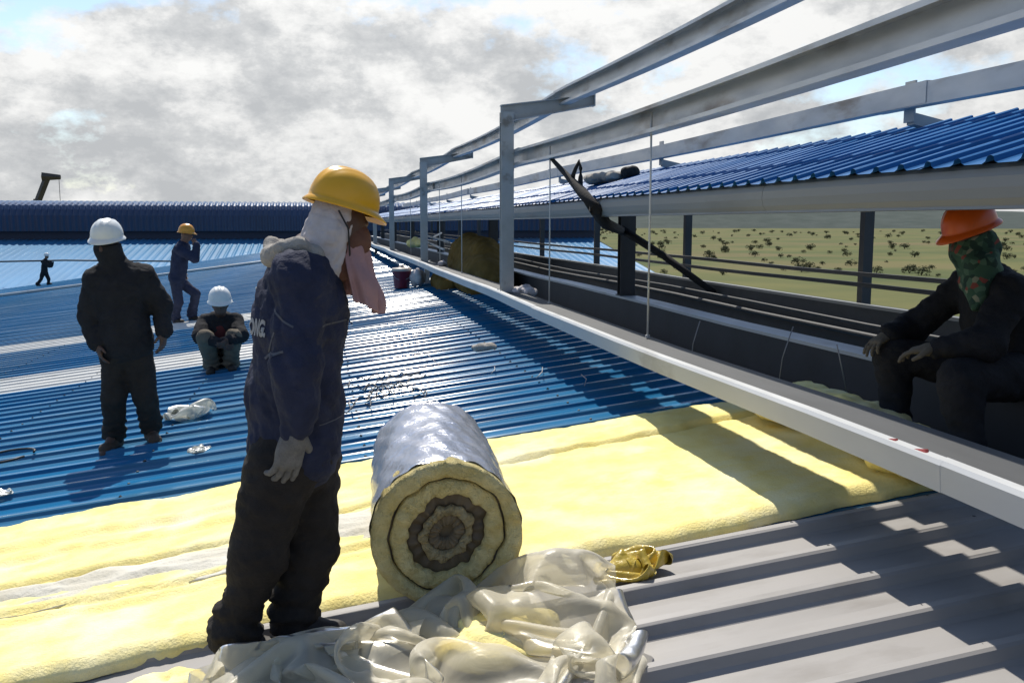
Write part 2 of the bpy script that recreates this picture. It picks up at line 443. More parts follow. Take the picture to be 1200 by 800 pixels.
class SDF:
    def __init__(s, lo, hi, h):
        s.h = h
        s.o = np.array(lo, float)
        n = np.ceil((np.array(hi) - s.o) / h).astype(int) + 2
        s.ax = [s.o[i] + np.arange(n[i]) * h for i in range(3)]
        s.f = np.full(tuple(n), 1.0)
    def _sub(s, lo, hi):
        r = []
        for i in range(3):
            a = int(max(0, math.floor((lo[i] - s.o[i]) / s.h))); b = int(min(len(s.ax[i]), math.ceil((hi[i] - s.o[i]) / s.h) + 1))
            if b <= a: return None
            r.append(slice(a, b))
        return tuple(r)
    def _pts(s, sl): return np.meshgrid(*[s.ax[i][sl[i]] for i in range(3)], indexing='ij')
    def _join(s, sl, d, k):
        g = s.f[sl]
        if k > 0:
            hh = np.maximum(k - np.abs(g - d), 0) / k
            s.f[sl] = np.minimum(g, d) - hh * hh * k * 0.25
        else:
            s.f[sl] = np.minimum(g, d)
    def cap(s, a, b, ra, rb, k=0.03):
        a, b = np.array(a, float), np.array(b, float)
        m = max(ra, rb) + k + 2 * s.h
        sl = s._sub(np.minimum(a, b) - m, np.maximum(a, b) + m)
        if sl is None: return s
        X, Y, Z = s._pts(sl)
        ab = b - a; L = max(ab @ ab, 1e-9)
        t = np.clip(((X - a[0]) * ab[0] + (Y - a[1]) * ab[1] + (Z - a[2]) * ab[2]) / L, 0, 1)
        d = np.sqrt((X - a[0] - t * ab[0]) ** 2 + (Y - a[1] - t * ab[1]) ** 2 + (Z - a[2] - t * ab[2]) ** 2) - (ra + (rb - ra) * t)
        s._join(sl, d, k); return s
    def ell(s, c, r, R=None, k=0.03):
        c = np.array(c, float); r = np.array(r, float)
        R = np.eye(3) if R is None else np.array(R)     # columns: local axes
        m = max(r) + k + 2 * s.h
        sl = s._sub(c - m, c + m)
        if sl is None: return s
        X, Y, Z = s._pts(sl)
        q = [((X - c[0]) * R[0][i] + (Y - c[1]) * R[1][i] + (Z - c[2]) * R[2][i]) for i in range(3)]
        k0 = np.sqrt(sum((q[i] / r[i]) ** 2 for i in range(3)))
        k1 = np.sqrt(sum((q[i] / r[i] ** 2) ** 2 for i in range(3)))
        d = np.where(k1 > 1e-6, k0 * (k0 - 1) / np.maximum(k1, 1e-6), -min(r))
        s._join(sl, d, k); return s
    def cut(s, n, c):
        """keep the side where n.p > c"""
        X, Y, Z = np.meshgrid(*s.ax, indexing='ij')
        s.f = np.maximum(s.f, c - (n[0] * X + n[1] * Y + n[2] * Z)); return s
    def folds(s, amp, freq, seed, sharp=False, axis=None):
        m = np.abs(s.f) < amp * 3 + 3 * s.h
        I = np.argwhere(m)
        P = np.stack([s.ax[i][I[:, i]] for i in range(3)], 1)
        s.f[m] += amp * foldn(P, freq, seed, sharp, axis); return s
    def build(s, name, mat, parent=None, smooth=True, relax=0):
        V, Q = nets(s.f, s.o, s.h)
        w = np.zeros(3)
        p = parent
        while p is not None:
            w += np.array(p.location); p = p.parent
        me = mesh_data(name, (V - w).tolist(), Q.tolist(), mat, smooth)
        o = bpy.data.objects.new(name, me); C.objects.link(o)
        if parent is not None: o.parent = parent
        return o

def foldn(P, freq, seed, sharp=False, axis=None):
    r = np.random.RandomState(seed)
    n = np.zeros(len(P)); tot = 0
    for i in range(6):
        k = r.normal(size=3)
        if axis is not None:
            a = np.array(axis, float); a /= np.linalg.norm(a)
            k = a * np.sign(k @ a + 1e-9) * 1.0 + 0.45 * k
        k = k / np.linalg.norm(k) * freq * (0.7 + 0.35 * i)
        k2 = r.normal(size=3) * freq * 0.5
        ph = P @ k + r.uniform(0, 6.28) + 1.3 * np.sin(P @ k2 + r.uniform(0, 6.28))
        w = 1.0 / (1 + 0.45 * i)
        v = np.sin(ph)
        if sharp: v = 1 - 2 * np.abs(v) ** 0.7
        n += w * v; tot += w
    return n / tot * 1.8

def frame(fwd, up=(0, 0, 1)):
    """3x3 columns lateral(right), forward, up"""
    f = Vector(fwd).normalized(); u = Vector(up)
    r = f.cross(u).normalized(); u = r.cross(f).normalized()
    return np.array([[r.x, f.x, u.x], [r.y, f.y, u.y], [r.z, f.z, u.z]])

# ================================================================== THE SETTING
GZ = -11.0
g = MB()
S_ = 9000
g.add([(-S_, -S_, GZ), (S_, -S_, GZ), (S_, S_, GZ), (-S_, S_, GZ)], [(0, 1, 2, 3)])
tag(g.obj('ground', M['field']), kind='structure')

rs = np.random.RandomState(3)
g = MB()
N = 160
vs = []
for ring, (rad, hh) in enumerate(((2300, 0.0), (2700, 0.75), (3100, 1.0), (3600, 0.0))):
    for i in range(N):
        a = 0.10 + 1.9 * i / (N - 1)
        h = 78 + 18 * math.sin(a * 5.1 + 1) + 9 * math.sin(a * 13 + 2) + 4 * math.sin(a * 31 + ring) + rs.uniform(-2, 2)
        vs.append((rad * math.sin(a), rad * math.cos(a), GZ - 1 + max(h, 3) * hh * min(1, (a - 0.10) / 0.25)))
fs = [(r_ * N + i, r_ * N + i + 1, (r_ + 1) * N + i + 1, (r_ + 1) * N + i) for r_ in range(3) for i in range(N - 1)]
g.add(vs, fs)
tag(g.obj('hills', M['hill'], smooth=True), kind='structure')

# ---- the near roof slope: every sheet is a piece of its own
roof = empty('roof', (0, 0, RZ(0)), kind='structure')
rr = random.Random(5)
W3 = 3 * PITCH
XE, XL = 2.86, -26.0
me_grey = [sheet_mesh('roof_sheet', -3.2, XE, RZ(-3.2), RZ(XE), 3, M['grey_sheet'], 6, rh=0.050, bw=0.10, tw=0.045, wob=0.0012, rnd=rr) for _ in range(2)]
me_blue = [sheet_mesh('roof_sheet', XL, XE, RZ(XL), RZ(XE), 3, M['blue'], 24, rh=0.034, bw=0.092, wob=0.0018, rnd=rr) for _ in range(5)]
me_blue_top = sheet_mesh('roof_sheet', -0.72, XE, RZ(-0.72), RZ(XE), 5, M['blue'], 4, rh=0.032, bw=0.10, wob=0.002, rnd=rr)
me_sky = sheet_mesh('skylight_sheet', XL, -0.66, RZ(XL) + 0.004, RZ(-0.66) + 0.004, 5, M['skylight'], 16, rh=0.032, bw=0.10, wob=0.002, rnd=rr)
Y0 = 3.72
def put_sheet(me, y, name='roof_sheet'):
    o = place(name, me, roof, (0, y, rr.uniform(-0.0012, 0.0012)))
    return o
for k in range(4):
    put_sheet(me_grey[k % 2], Y0 - (k + 1) * W3)
k = 0
y = Y0
while y < 74:
    zlift = 0.002 * (k % 2)
    if k in (9, 14):
        put_sheet(me_blue_top, y); put_sheet(me_sky, y, 'skylight_sheet'); y += 2 * PITCH
    else:
        o = put_sheet(me_blue[rr.randrange(5)], y)
    y += W3; k += 1
# far slope of the same roof, falling away to the right behind the monitor
vs, fs = [], []
ny = 0
far = sheet_mesh('roof_sheet', 3.46, 26.0, -1.27, -1.27 - 0.12 * 22.5, 3, M['blue'], 2)
y = 0.0
while y < 72:
    place('roof_sheet', far, roof, (0, y, 0)); y += W3
# screw heads along the near sheets
g = MB()
for k in range(4):
    for j in range(3):
        yy = Y0 - (k + 1) * W3 + PITCH * (j + .5)
        for xx in (0.35, 1.95, 2.6):
            g.tube([(xx, yy + 0.01, RZ(xx) + RIB - 0.002), (xx, yy + 0.01, RZ(xx) + RIB + 0.008)], 0.008, 6)
o = g.obj('screw_heads', M['dark_steel'], roof); o['kind'] = 'stuff'
g = MB()
for xx in (1.75, 0.25, -1.25, -2.75, -4.25):
    yy = Y0 + PITCH * 0.5
    while yy < 17:
        g.tube([(xx + rr.uniform(-.02, .02), yy, RZ(xx) + 0.030), (xx, yy, RZ(xx) + 0.042)], 0.009, 5); yy += PITCH
o = g.obj('screw_heads', M['dark_steel'], roof); o['kind'] = 'stuff'
# factory walls under the roof
hall = empty('factory_hall', (0, 30, GZ), 'near factory hall under the blue ribbed roof', 'building')
g = MB(); g.box(-25.6, 25.2, -20, 73, GZ, -5.0); g.obj('wall', M['wall'], hall)

# ---- cross hall at the far end
cross = empty('factory_hall', (0, 74, GZ), 'far hall with light blue sloping roof and long dark blue ridge monitor', 'building')
g = MB()
prof = []
xx = -60.0
while xx < 22:
    prof += [(xx, 0), (xx + 0.10, 0.05), (xx + 0.16, 0.05), (xx + 0.26, 0)]
    xx += 0.5
vs, fs = [], []
n = len(prof)
for (yy, zz) in ((45.0, -3.6 - 0.14 * 11.7), (74.2, -3.6 + 0.14 * 17.5)):
    vs += [(x, yy, zz + dz) for x, dz in prof]
fs = [(i, i + 1, n + i + 1, n + i) for i in range(n - 1)]
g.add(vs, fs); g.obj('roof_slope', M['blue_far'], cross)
g = MB(); g.box(-60, 21.9, 74.25, 79, -2.2, 0.75); g.obj('monitor_wall', M['blue_dark'], cross)
g = MB()
prof = []
xx = -60.4
while xx < 22.2:
    prof += [(xx, 0), (xx + 0.12, 0.07), (xx + 0.2, 0.07), (xx + 0.32, 0)]
    xx += 0.42
n = len(prof); vs = []
sec = [(73.55, -0.55), (73.5, 0.6), (73.6, 1.0), (73.9, 1.3), (74.5, 1.50), (75.6, 1.62), (76.8, 1.62), (79.2, 1.1)]
for j, (yy, zz) in enumerate(sec):
    a = 1.0 if j > 1 else 0.3
    vs += [(x, yy - (dz if j < 4 else 0), zz + dz * (1.0 if j > 1 else 0.0)) for x, dz in prof]
fs = [(j * n + i, j * n + i + 1, (j + 1) * n + i + 1, (j + 1) * n + i) for j in range(len(sec) - 1) for i in range(n - 1)]
g.add(vs, fs); g.obj('monitor_roof', M['blue_deep'], cross)
g = MB(); g.box(-60, 21.7, 46, 90, GZ, -5.4); g.obj('wall', M['wall'], cross)
g = MB(); g.add([(22.0, 45, -5.5), (22.0, 74.2, -1.2), (22.0, 90, -5.5)], [(0, 1, 2)]); g.obj('gable', M['wall'], cross)

# ================================================================== THE RIDGE MONITOR STEEL
YN, YF = -0.5, 66.0
def ystations(step=1.0):
    a = []
    y = YN
    while y < YF: a.append(y); y += step
    return a + [YF]
jr = np.random.RandomState(11)
def wave(seed, ax=0.012, az=0.012):
    r = np.random.RandomState(seed)
    p = r.uniform(0, 6.28, 4)
    return lambda y: (ax * math.sin(y * 0.34 + p[0]) + ax * 0.5 * math.sin(y * 0.9 + p[1]), az * math.sin(y * 0.683 + p[2]) + az * 0.4 * math.sin(y * 1.7 + p[3]))

# left curb: raised white flashed rail the posts stand on
curb = empty('ridge_curb', (2.1, 6, RZ(2.1)), 'long white flashed curb rail raised along the near ridge edge', 'curb')
cw = wave(1, 0.008, 0.008)
prof = [(1.953, -0.869), (1.946, -0.779), (1.956, -0.764), (1.988, -0.760), (1.996, -0.766), (1.996, -0.773), (1.968, -0.774), (1.963, -0.784), (1.968, -0.857), (2.028, -0.862), (2.028, -0.869)]
joints = [YN, 2.62, 8.6, 14.7, 20.8, 27, 33, 39, 45, 51, 57, YF]
for a, b in zip(joints[:-1], joints[1:]):
    g = MB()
    g.sweep_y(prof, list(np.linspace(a + 0.004, b + 0.03 - 0.004, 8)), lambda y, s=jr.uniform(-.004, .004): (cw(y)[0] + s, cw(y)[1] + s), closed=True)
    g.obj('flashing', M['white_steel'], curb)
g = MB()
prof = [(2.003, -0.774), (2.263, -0.780), (2.263, -0.874), (2.257, -0.874), (2.257, -0.786), (2.013, -0.780), (2.013, -0.854), (2.003, -0.854)]
g.sweep_y(prof, ystations(), cw, closed=True)
g.obj('rail', M['rail_shaded'], curb)
for i_, yy in enumerate((1.8, 19.9, 38.6)):
    g = MB(); g.box(2.15, 2.25, yy, yy + 0.10, RZ(2.15), -0.875 + cw(yy)[1])
    g.obj('stub_post', M['white_steel'] if i_ == 1 else M['dark_steel'], curb)
for (ya, za) in ((2.888, -0.774), (2.718, -0.771)):
    g = MB(); g.tube([(1.962, ya, za), (1.972, ya + 0.02, za + 0.012), (1.962, ya + 0.07, za + 0.008)], [0.006, 0.012, 0.005], 6)
    g.obj('paint_mark', M['rust'], curb)

# right curb with dark upstand
rcurb = empty('ridge_curb', (3.4, 6, -1.2), 'pale flat curb beyond the ridge opening on a dark upstand', 'curb')
g = MB(); g.sweep_y([(3.40, -0.865), (3.40, -0.84), (3.62, -0.84), (3.62, -0.865)], ystations(), wave(4, .006, .006), closed=True); g.obj('rail', M['white_steel'], rcurb)
g = MB(); g.sweep_y([(3.43, -1.32), (3.43, -0.867), (3.60, -0.867), (3.60, -1.32)], ystations(6), closed=True); g.obj('upstand', M['dark_sheet'], rcurb)
g = MB(); g.sweep_y([(2.8, -1.275), (3.44, -1.275), (3.44, -1.33), (2.8, -1.33)], ystations(6), closed=True)
tag(g.obj('dark_gap_floor', M['dark_sheet']), kind='structure')  # dark sheet added across the open ridge gap to stand for its shade

def i_beam(g, x0, x1, yc, hy, z0, z1, t=0.011):
    m = (x0 + x1) / 2
    o = [(x0, -hy), (x1, -hy), (x1, -hy + t), (m + t / 2, -hy + t), (m + t / 2, hy - t), (x1, hy - t), (x1, hy), (x0, hy), (x0, hy - t), (m - t / 2, hy - t), (m - t / 2, -hy + t), (x0, -hy + t)]
    n = len(o)
    vs = [(x, yc + y, z) for z in (z0, z1) for x, y in o]
    g.add(vs, [(k, (k + 1) % n, n + (k + 1) % n, n + k) for k in range(n)] + [tuple(reversed(range(n))), tuple(range(n, 2 * n))])
# left posts with rafter stubs
POSTY = [1.7, 10.5, 19.2, 28.0, 36.8, 45.6, 54.4]
words = {1: 'nearest tall grey steel post on the white curb', 2: 'second tall grey steel post along the white curb', 3: 'third tall grey steel post along the white curb'}
for i, py in enumerate(POSTY):
    if i == 0: continue
    lab = words.get(i, 'far thin steel post beyond the third post of the white curb')
    p = empty('steel_post', (2.07, py, -0.77), lab + ' with rafter stub', 'post', 'tall posts on the near curb')
    g = MB()   # I section
    i_beam(g, 2.0, 2.14, py, 0.06, -0.765, 1.23)
    g.obj('column', M['grey_paint'], p)
    g = MB(); g.box(1.97, 2.20, py - 0.11, py + 0.11, -0.786, -0.765); plate = g.obj('base_plate', M['galv'], p)
    if i < 3:
        for bx_ in (1.985, 2.185):
            for by in (-0.085, 0.085):
                g = MB(); g.tube([(bx_, py + by, -0.765), (bx_, py + by, -0.74)], 0.012, 6); g.obj('bolt', M['galv'], plate)
    g = MB()   # rafter stub rising to the right
    s = 0.16
    def q(x, z): return (x, z + s * (x - 2.0))
    for ya, yb in ((py - 0.055, py - 0.049), (py + 0.049, py + 0.055)):
        pass
    a = [q(2.0, 1.11), q(3.07, 1.15), q(3.07, 1.28), q(2.0, 1.31)]
    vs = [(x, py - 0.004, z) for x, z in a] + [(x, py + 0.004, z) for x, z in a]
    g.add(vs, [(0, 1, 2, 3), (7, 6, 5, 4), (0, 4, 5, 1), (1, 5, 6, 2), (2, 6, 7, 3), (3, 7, 4, 0)])
    for (za, zb) in ((1.11, 1.15), (1.295, 1.265)):
        a = [q(2.0, za), q(3.07, zb), q(3.07, zb + 0.01), q(2.0, za + 0.01)]
        vs = [(x, py - 0.055, z) for x, z in a] + [(x, py + 0.055, z) for x, z in a]
        g.add(vs, [(0, 1, 2, 3), (7, 6, 5, 4), (0, 4, 5, 1), (1, 5, 6, 2), (2, 6, 7, 3), (3, 7, 4, 0)])
    a0 = q(3.07, 1.15); a1 = q(3.07, 1.28)
    g.box(3.07, 3.082, py - 0.056, py + 0.056, a0[1] - .004, a1[1] + .004)
    g.obj('rafter', M['grey_paint'], p)
    g = MB(); g.box(2.141, 2.1445, py - 0.05, py + 0.05, 0.58, 0.82); g.obj('cleat', M['galv'], p)

# purlin 1 on the rafters, purlin 2 on the posts, purlin 3 over the sheeted roof: one length per bay
def purlin_run(x0, x1, z0, z1, spans, labels, seed, mat, open_right, group, sag=0.03):
    r = np.random.RandomState(seed)
    for i, (a, b) in enumerate(spans):
        e0, e1 = r.uniform(-0.015, 0.015, 2)
        root = empty('steel_purlin', ((x0 + x1) / 2, a, z0), labels[min(i, len(labels) - 1)], 'purlin', group)
        def off(y):
            u = (y - a) / (b - a)
            return (e0 * (1 - u) + e1 * u + 0.006 * math.sin(u * PI) * (1 if i % 2 else -1), -sag * math.sin(PI * min(max(u, 0), 1)) + (0.004 if i % 2 else 0))
        g = MB(); g.sweep_y(c_section(x0, x1, z0, z1, open_right=open_right), list(np.linspace(a - 0.28, b + 0.28, 14)), off, closed=True)
        g.obj('section', mat, root)
sp = list(zip(POSTY[:-1], POSTY[1:]))
purlin_run(2.68, 2.78, 1.325, 1.51, sp, ['top purlin crossing the sky from upper right to the nearest post', 'top purlin between the nearest and second posts', 'top purlin between the second and third posts', 'top purlin far along the monitor beyond the third post'], 21, M['galv'], False, 'upper purlins on the rafter stubs', 0.055)
purlin_run(2.146, 2.25, 0.645, 0.82, sp, ['broad middle purlin from the right edge to the nearest post', 'middle purlin between the nearest and second posts', 'middle purlin between the second and third posts', 'middle purlin far along the monitor beyond the third post'], 22, M['galv'], False, 'middle purlins on the posts', 0.05)
BR = [0.95, 5.15, 9.35, 13.57, 17.8, 22.0, 26.2, 30.4, 34.6]
purlin_run(3.37, 3.46, 0.675, 0.80, [(-0.5, 5.15), (5.15, 13.57), (13.57, 22.0), (22.0, 30.4), (30.4, 38.8)],
           ['thin low purlin at the right edge above the blue sheeting', 'thin low purlin above the blue sheeting, next to the right edge one', 'thin low purlin above the sheeting behind the nearest post', 'thin low purlin above the sheeting in the far distance'], 23, M['galv'], True, 'low purlins over the sheeted roof', 0.02)
for i, by in enumerate(BR):
    b = empty('purlin_bracket', (3.46, by, 0.6), ['angle bracket', 'wide grey angle bracket at upper right sloping from the low purlin to the blue sheets', 'grey angle bracket sloping from the low purlin behind the thin white rod'][i] if i < 3 else 'small far angle bracket sloping from the low purlin to the blue sheets', 'bracket', 'brackets under the low purlin')
    if i == 0:
        bpy.data.objects.remove(b); continue
    g = MB()
    g.box(3.465, 3.477, by - 0.05, by + 0.05, 0.60, 0.84); g.obj('plate', M['grey_paint'], b)
    g = MB()
    a = [(3.478, 0.605), (3.93, 0.575), (3.93, 0.515), (3.478, 0.535)]
    a = [(x, z + 0.05 - 0.14 * (x - 3.478)) for x, z in a]
    vs = [(x, by - 0.035, z) for x, z in a] + [(x, by + 0.035, z) for x, z in a]
    g.add(vs, [(0, 1, 2, 3), (7, 6, 5, 4), (0, 4, 5, 1), (1, 5, 6, 2), (2, 6, 7, 3), (3, 7, 4, 0)])
    g.obj('arm', M['grey_paint'], b)

# hanging sag rods
for i, yy in enumerate((6.1, 8.95, 14.8, 17.6, 23.4)):
    r = empty('sag_rod', (2.19, yy, -0.8), ['thin white rod hanging from the middle purlin, the nearest one', 'thin white rod beside the dark strap'][i] if i < 2 else 'thin far rod hanging from the middle purlin beyond the nearest post', 'rod', 'sag rods between purlin and curb')
    g = MB(); g.tube([(2.19, yy, 0.74), (2.195, yy + 0.01, 0.1), (2.19, yy, -0.87)], 0.0075, 7); g.obj('rod', M['white_steel'], r, smooth=True)
    g = MB(); g.tube([(2.19, yy, -0.778), (2.19, yy, -0.76)], 0.017, 6); g.obj('nut', M['galv'], r)

# sheeted lean-to roof on the right with grey fascia, posts, rails
jack = empty('monitor_roof', (3.5, 10, -0.85), 'blue ribbed sheeted roof with deep grey eave fascia on the right', 'roof')
XE2, XR2 = 2.42, 3.66
SL = 0.29
zj = lambda x: 0.232 + SL * (x - 2.44)
mj = [sheet_mesh('roof_sheet', XE2 - 0.03, XR2, zj(XE2 - .03), zj(XR2), 5, M['blue2'], 3, pitch=0.18, rh=0.028, bw=0.062, tw=0.022, wob=0.002, rnd=rr) for _ in range(3)]
yy = -1.0
k = 0
while yy < 58:
    place('roof_sheet', mj[k % 3], jack, (0, yy, 0.0015 * (k % 2))); yy += W3; k += 1
fw_ = wave(9, 0.006, 0.004)
jo = [-1.0, 4.9, 10.9, 16.9, 22.9, 28.9, 34.9, 40.9, 46.9, 58]
for a, b in zip(jo[:-1], jo[1:]):
    g = MB()
    g.sweep_y([(2.445, 0.225), (2.418, 0.205), (2.405, 0.175), (2.403, 0.135), (2.412, 0.095), (2.432, 0.069), (2.428, 0.057), (2.57, 0.057), (2.57, 0.063), (2.448, 0.073), (2.425, 0.10), (2.417, 0.137), (2.42, 0.172), (2.432, 0.196), (2.455, 0.225)],
              list(np.linspace(a, b - 0.004, 6)), fw_, closed=True)
    g.obj('fascia', M['fascia'], jack)
g = MB(); g.sweep_y([(2.60, zj(2.60) - 0.03), (3.64, zj(3.64) - 0.03), (3.64, zj(3.64) - 0.05), (2.60, zj(2.60) - 0.05)], [-1.0, 58], closed=True); g.obj('lining', M['dark_steel'], jack)
for xx in (2.75, 3.15, 3.56):
    g = MB(); g.sweep_y(c_section(xx - .04, xx + .04, zj(xx) - 0.19, zj(xx) - 0.052), [-1.0, 58], closed=True)
    g.obj('purlin', M['dark_steel'], jack)
for i, py in enumerate(POSTY):
    if i == 0: continue
    lab = {1: 'wide dark post under the fascia where the strap is tied', 2: 'second dark post under the fascia behind the nearest grey post'}.get(i, 'far dark post under the fascia')
    p = empty('eave_post', (3.5, py + 0.05, -0.84), lab, 'post', 'dark posts on the far curb')
    g = MB(); yc = py + 0.05
    i_beam(g, 3.42, 3.60, yc, 0.06, -0.825, zj(3.5) - 0.12)
    g.obj('column', M['dark_steel'], p)
    g = MB(); g.box(3.41, 3.61, yc - 0.09, yc + 0.09, -0.842, -0.825); g.obj('base_plate', M['dark_steel'], p)

rail = empty('guard_rail', (4.16, 6, -0.9), 'two dark low rails on thin posts in front of the grass field', 'railing')
yy = 3.0
while yy < 60:
    g = MB(); g.box(4.13, 4.21, yy - 0.035, yy + 0.035, -1.3, 0.45); g.obj('post', M['dark_steel'], rail); yy += 3.66
for zz in (-0.385, -0.475):
    g = MB(); g.sweep_y([(4.10, zz - 0.016), (4.10, zz + 0.016), (4.127, zz + 0.016), (4.127, zz - 0.016)], ystations(), wave(int(-zz * 100), .006, .006), closed=True); g.obj('rail', M['dark_steel'], rail)
g = MB(); g.sweep_y([(4.07, -1.4), (4.07, -0.64), (4.10, -0.64), (4.10, -1.4)], ystations(6), closed=True); g.obj('kick_panel', M['dark_steel'], rail)
g = MB(); g.sweep_y([(4.06, -0.637), (4.06, -0.612), (4.124, -0.612), (4.124, -0.637)], ystations(), wave(31, .004, .004), closed=True); g.obj('top_trim', M['fascia'], rail)

# ================================================================== INSULATION
def lerp_pts(pts, x):
    xs = [p[0] for p in pts]; ys = [p[1] for p in pts]
    return np.interp(x, xs, ys)
SEAM = [(-6, 4.25), (-2, 4.40), (-0.3, 4.58), (0.4, 4.85), (1.0, 5.10), (2.7, 5.28), (3, 5.3)]
def blanket(name, label, y0f, y1f, T, seed, x0, x1, creases=()):
    nx, nv = int((x1 - x0) / 0.022), 56
    xs = np.linspace(x0, x1, nx)
    r = np.random.RandomState(seed)
    ph = r.uniform(0, 6.28, 12)
    e0 = y0f(xs) + 0.012 * np.sin(xs * 5 + ph[0]) + 0.008 * np.sin(xs * 17 + ph[1]) + 0.004 * np.sin(xs * 43 + ph[2]) + r.normal(0, .002, nx)
    e1 = y1f(xs) + 0.012 * np.sin(xs * 4 + ph[3]) + 0.010 * np.sin(xs * 13 + ph[4]) + 0.005 * np.sin(xs * 39 + ph[5]) + r.normal(0, .002, nx)
    v = np.linspace(0, 1, nv)
    v = 0.5 - 0.5 * np.cos(v * PI) * (0.55 + 0.45 * np.abs(np.cos(v * PI)))       # denser towards the edges
    v = (v - v[0]) / (v[-1] - v[0])
    Y = e0[:, None] + (e1 - e0)[:, None] * v[None, :]
    X = np.repeat(xs[:, None], nv, 1)
    de = np.minimum(v[None, :] * (e1 - e0)[:, None], (1 - v[None, :]) * (e1 - e0)[:, None])
    P = np.stack([X.ravel(), Y.ravel(), np.zeros(X.size)], 1)
    n1 = foldn(P, 7.0, seed + 1).reshape(X.shape); n2 = foldn(P, 28.0, seed + 2).reshape(X.shape); n3 = foldn(P * np.array([1, 3.0, 1]), 3.0, seed + 3).reshape(X.shape)
    n4 = foldn(P, 90.0, seed + 5).reshape(X.shape)
    prof = np.sqrt(np.clip(de / 0.055, 0, 1)) * 0.92 + 0.08 * np.clip(de / 0.25, 0, 1)
    H = T * prof * (1 + 0.13 * n1 + 0.06 * n2 + 0.10 * n3) + 0.0022 * n4 * prof
    for (pts, wdt, dep, xa, xb) in creases:
        yc = lerp_pts(pts, X) + 0.02 * np.sin(X * 6 + ph[6]) + 0.008 * np.sin(X * 19 + ph[7])
        w = np.clip((X - xa) / 0.3, 0, 1) * np.clip((xb - X) / 0.3, 0, 1)
        d = (Y - yc) / wdt
        H += w * dep * (-np.exp(-d * d) + 0.75 * np.exp(-((d - 1.7) / 1.1) ** 2))
    Z = RZ(X) + 0.030 + np.maximum(H, 0.004)
    vs = np.stack([X.ravel(), Y.ravel(), Z.ravel()], 1).tolist()
    fs = [(i * nv + j, (i + 1) * nv + j, (i + 1) * nv + j + 1, i * nv + j + 1) for i in range(nx - 1) for j in range(nv - 1)]
    # skirt down to the sheet
    rim = [i * nv for i in range(nx)] + [(nx - 1) * nv + j for j in range(1, nv)] + [i * nv + nv - 1 for i in range(nx - 2, -1, -1)] + [j for j in range(nv - 2, 0, -1)]
    base = len(vs)
    for q in rim: vs.append([vs[q][0], vs[q][1], RZ(vs[q][0]) + 0.004])
    for a in range(len(rim)):
        b = (a + 1) % len(rim)
        fs.append((rim[b], rim[a], base + a, base + b))
    o = place(name, mesh_data(name, vs, fs, M['wool'], True))
    return tag(o, label, 'insulation', 'insulation blankets laid on the roof')
blanket('insulation_blanket', 'front yellow glass wool blanket under the roll, beside the grey sheets',
        lambda x: 3.58 + 0.06 * np.clip(x, -3, 3) + 0.02 * np.sin(x * 1.3), lambda x: lerp_pts(SEAM, x) + 0.06, 0.044, 40, -4.6, 2.84,
        creases=[([(-5, 4.02), (-2, 4.06), (0.3, 4.20)], 0.028, 0.022, -5, 0.5), ([(-5, 3.86), (0.2, 4.05)], 0.035, 0.010, -5, 0.4)])
blanket('insulation_blanket', 'back yellow glass wool blanket along the edge of the blue sheets',
        lambda x: lerp_pts(SEAM, x), lambda x: 5.72 + 0.03 * x - 0.02 * x * x + 0.03 * np.sin(x * 1.1), 0.064, 60, -4.6, 2.84,
        creases=[([(-5, 4.95), (-2, 5.02), (-0.2, 5.15)], 0.05, 0.016, -5, 0.1), ([(-5, 4.75), (-1, 4.82), (0.2, 4.95)], 0.04, 0.014, -5, 0.3)])
# crumpled grey-white facing strip along the left part of the seam
nx, nv = 150, 18
X, V_ = np.meshgrid(np.linspace(-3.6, 0.25, nx), np.linspace(0, 1, nv), indexing='ij')
yc = lerp_pts(SEAM, X)
Y = yc - 0.04 - 0.36 * V_ * (1 + 0.18 * np.sin(X * 2.1 + 1) + 0.06 * np.sin(X * 9))
P = np.stack([X.ravel(), (Y * 2.4).ravel(), 0 * X.ravel()], 1)
Z = RZ(X) + 0.100 + 0.016 * foldn(P, 6.0, 71, True).reshape(X.shape) + 0.008 * foldn(P, 17.0, 72).reshape(X.shape) - 0.012 * V_
vs = np.stack([X.ravel(), Y.ravel(), Z.ravel()], 1).tolist()
fs = [(i * nv + j, i * nv + j + 1, (i + 1) * nv + j + 1, (i + 1) * nv + j) for i in range(nx - 1) for j in range(nv - 1)]
o = place('facing_strip', mesh_data('facing_strip', vs, fs, M['facing'], True))
md = o.modifiers.new('thickness', 'SOLIDIFY'); md.thickness = 0.006
tag(o, 'crumpled grey-white facing strip between the two yellow blankets at left', 'insulation')

